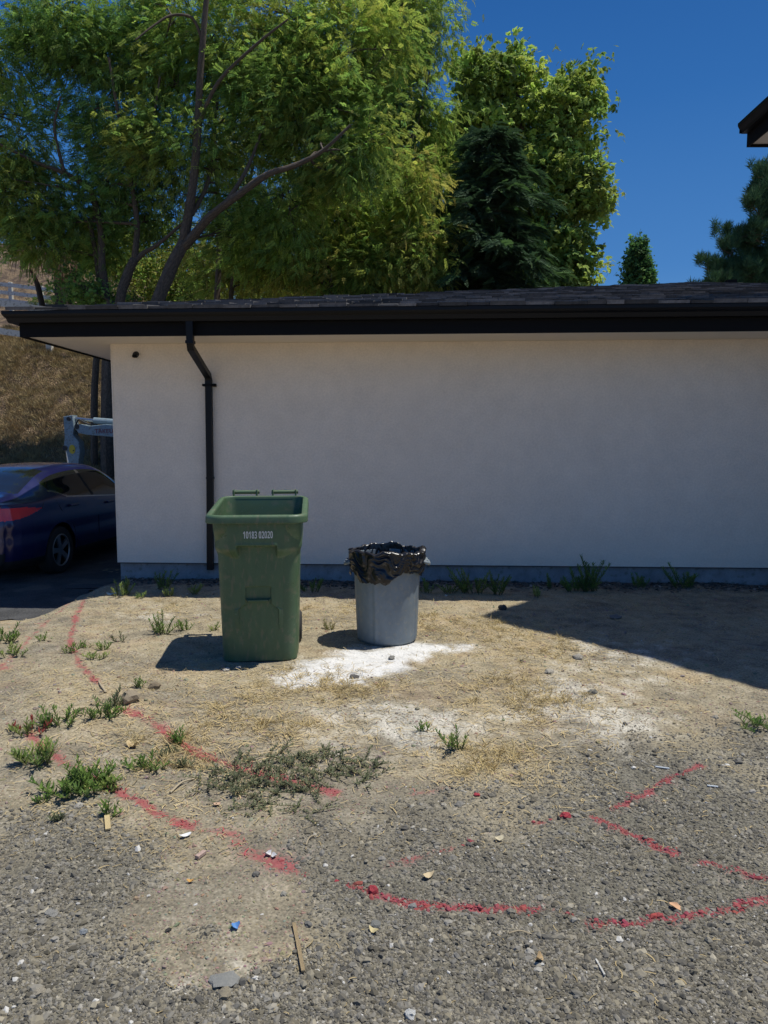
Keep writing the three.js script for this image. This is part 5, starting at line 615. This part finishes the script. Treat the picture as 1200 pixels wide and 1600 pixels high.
stone('rounded grey stone left of the flat one', -0.246, -2.204, 0.014, [0.22, 0.21, 0.19]);
stone('broad pale grey slab stone at lower left centre', -0.464, -1.95, 0.038, [0.3, 0.3, 0.28], { flat: 0.25 });
stone('tan stone beside the broad grey slab', -0.451, -1.906, 0.018, [0.36, 0.31, 0.22]);
stone('white chalky lump at the bottom edge of the picture', 0.072, -1.832, 0.022, [0.66, 0.66, 0.63], { flat: 0.5 });
stone('small black stone at the tip of the big shadow', 1.138, -6.779, 0.045, [0.06, 0.055, 0.05], { flat: 0.75 });
stone('flat stone inside the big shadow', 2.124, -6.441, 0.06, [0.16, 0.15, 0.14], { flat: 0.4 });
stone('light stone on the dirt just below the big shadow', 1.438, -5.197, 0.045, [0.34, 0.31, 0.26], { flat: 0.45 });
stone('round pebble on the pale dust patch', 1.311, -4.384, 0.026, [0.2, 0.19, 0.16], { flat: 0.8 });
stone('pale stone left of the dust patch', 1.144, -4.848, 0.03, [0.36, 0.33, 0.27]);
stone('dark stone below the big shadow, left of the dust patch', 1.005, -5.117, 0.018, [0.1, 0.095, 0.085]);
stone('grey stone with dark side in the dirt at centre left', -0.467, -2.489, 0.017, [0.18, 0.17, 0.15]);
stone('dark pebble in the lower left gravel', -0.694, -2.176, 0.011, [0.06, 0.055, 0.05]);
stone('pale blue grey pebble in the lower left gravel', -0.957, -2.155, 0.014, [0.32, 0.34, 0.35]);
stone('flat pale stone in the left gravel', -1.107, -2.256, 0.02, [0.32, 0.31, 0.28], { flat: 0.35 });
stone('cream stone among gravel near the bottom left corner', -0.977, -1.904, 0.016, [0.42, 0.37, 0.28]);
stone('white stone at the foot of the green bin, left one', -1.103, -4.905, 0.03, [0.5, 0.47, 0.41], { flat: 0.4 });
stone('white stone at the foot of the green bin, right one', -1.032, -4.949, 0.018, [0.5, 0.47, 0.41]);
stone('dark stone on the white powder before the trash can', -0.208, -4.736, 0.03, [0.12, 0.11, 0.1], { flat: 0.5 });
stone('grey stone on the powder just right of the trash can foot', 0.057, -5.181, 0.028, [0.2, 0.19, 0.17], { flat: 0.5 });
stone('brown crumbly dirt clod with a hollow beneath, among the left weeds', -1.529, -4.204, 0.06, [0.3, 0.245, 0.17], { flat: 0.8, name: 'dirt_clod', cat: 'clod' });
stone('darker crumb of earth right of the dirt clod', -1.466, -4.467, 0.035, [0.2, 0.155, 0.1], { flat: 0.7, name: 'dirt_clod', cat: 'clod' });
flake('plastic_scrap', 'crumpled bright blue plastic scrap in the lower left dirt', 'scrap', -0.478, -2.179, 0.014, [0.1, 0.24, 0.5], 0.9, 0.4, 0.9, 0.4);
flake('paper_scrap', 'white paper scrap lying below the lower red line', 'scrap', -0.796, -2.749, 0.024, [0.7, 0.7, 0.68], 0.4, 0.6, 0.3);
flake('paper_scrap', 'torn white scrap on the faded red blotch', 'scrap', -0.443, -2.613, 0.014, [0.68, 0.66, 0.64], 0.9, 1.1, 0.9);
flake('paper_scrap', 'grey white scrap right beside the torn one on the red blotch', 'scrap', -0.419, -2.6, 0.013, [0.45, 0.45, 0.46], 0.8, 2.1, 0.9);
flake('paper_scrap', 'white crumb of foam by the left garage corner', 'scrap', -2.883, -7.471, 0.05, [0.65, 0.68, 0.62], 0.7, 0.2, 0.6);
flake('dry_leaf', 'pale dry leaf on gravel at the centre', 'leaf', 0.162, -2.47, 0.022, [0.5, 0.4, 0.24], 0.55, 0.3, 0.5);
flake('dry_leaf', 'yellowish dry leaf below the lower red line', 'leaf', -0.033, -2.164, 0.018, [0.5, 0.42, 0.22], 0.5, -0.5, 0.5);
flake('dry_leaf', 'curled tan leaf in the right gravel', 'leaf', 0.465, -2.022, 0.018, [0.46, 0.32, 0.16], 0.6, 1.2, 0.9);
flake('dry_leaf', 'peach coloured leaf standing on the right red line', 'leaf', 0.982, -2.289, 0.015, [0.55, 0.32, 0.18], 1.3, 0.8, 1.0);
flake('dry_leaf', 'orange dry leaf in the left dirt', 'leaf', -0.691, -2.435, 0.013, [0.5, 0.28, 0.08], 0.6, 0, 0.6);
flake('dry_leaf', 'light tan leaf propped up between the left red lines', 'leaf', -1.31, -3.601, 0.036, [0.5, 0.38, 0.2], 0.45, -0.6, 0.6);
flake('dry_leaf', 'salmon coloured chip near the creeping runners', 'leaf', -0.732, -3.015, 0.016, [0.5, 0.33, 0.22], 0.7, 0.3, 0.5);
flake('dry_leaf', 'star shaped tan leaf in gravel at right', 'leaf', 0.455, -2.707, 0.018, [0.5, 0.44, 0.3], 0.8, 0.3, 0.7);
strip('wooden_stake', 'thin weathered wooden stake lying near the bottom centre', 'stake', -0.293, -2.201, -0.238, -1.985, 0.012, 0.007, [0.36, 0.27, 0.15]);
strip('wood_chip', 'short yellow wood chip below the biggest weed', 'wood chip', -1.17, -2.9, -1.122, -2.788, 0.022, 0.008, [0.55, 0.43, 0.22]);
strip('wood_chip', 'broken pinkish wood stub below the lower red line', 'wood chip', -0.71, -2.587, -0.689, -2.631, 0.018, 0.014, [0.5, 0.36, 0.3]);
strip('white_stick', 'white plastic stick in the right gravel', 'stick', 0.638, -2.03, 0.645, -1.965, 0.006, 0.005, [0.68, 0.66, 0.6]);
strip('plastic_strip', 'thin pale blue strip in gravel at right', 'scrap', 1.322, -3.369, 1.383, -3.348, 0.012, 0.004, [0.45, 0.5, 0.55]);
strip('plastic_strip', 'light strip lying right of the dead grass', 'scrap', 1.48, -3.157, 1.524, -3.145, 0.012, 0.004, [0.5, 0.55, 0.6]);
function stick(label, pts, r0) { const p = pts.map(([x, z], i) => V(x, groundY(x, z) + r0 + (i % 2) * 0.008, z)), b = p[0].clone(); const m = mesh('twig', tube(p.map((q) => q.clone().sub(b)), p.map((_, i) => r0 * (1 - 0.5 * i / p.length)), 6), smat([0.4, 0.33, 0.22])); m.position.copy(b); return tag(m, label, 'twig', 'twigs on the dirt'); }
stick('long bare twig between the red lines left of the creeping mat', [[-0.966, -3.114], [-0.934, -3.195], [-0.894, -3.247]], 0.006);
stick('grey root end sticking out left of the feathery weeds', [[-1.788, -3.931], [-1.77, -4.009], [-1.735, -4.048]], 0.012);
stick('twig reaching up left from the dirt clod', [[-1.727, -4.337], [-1.796, -4.431], [-1.847, -4.528]], 0.007);
stick('thin straw coloured twig in the right gravel below the lower red line', [[0.397, -2.149], [0.432, -2.155], [0.469, -2.152]], 0.003);
stick('forked pale twig in the dirt at centre', [[-0.305, -2.675], [-0.294, -2.716], [-0.267, -2.749]], 0.004);
renderer.setSize(768, 1024);
renderer.render(scene, camera);
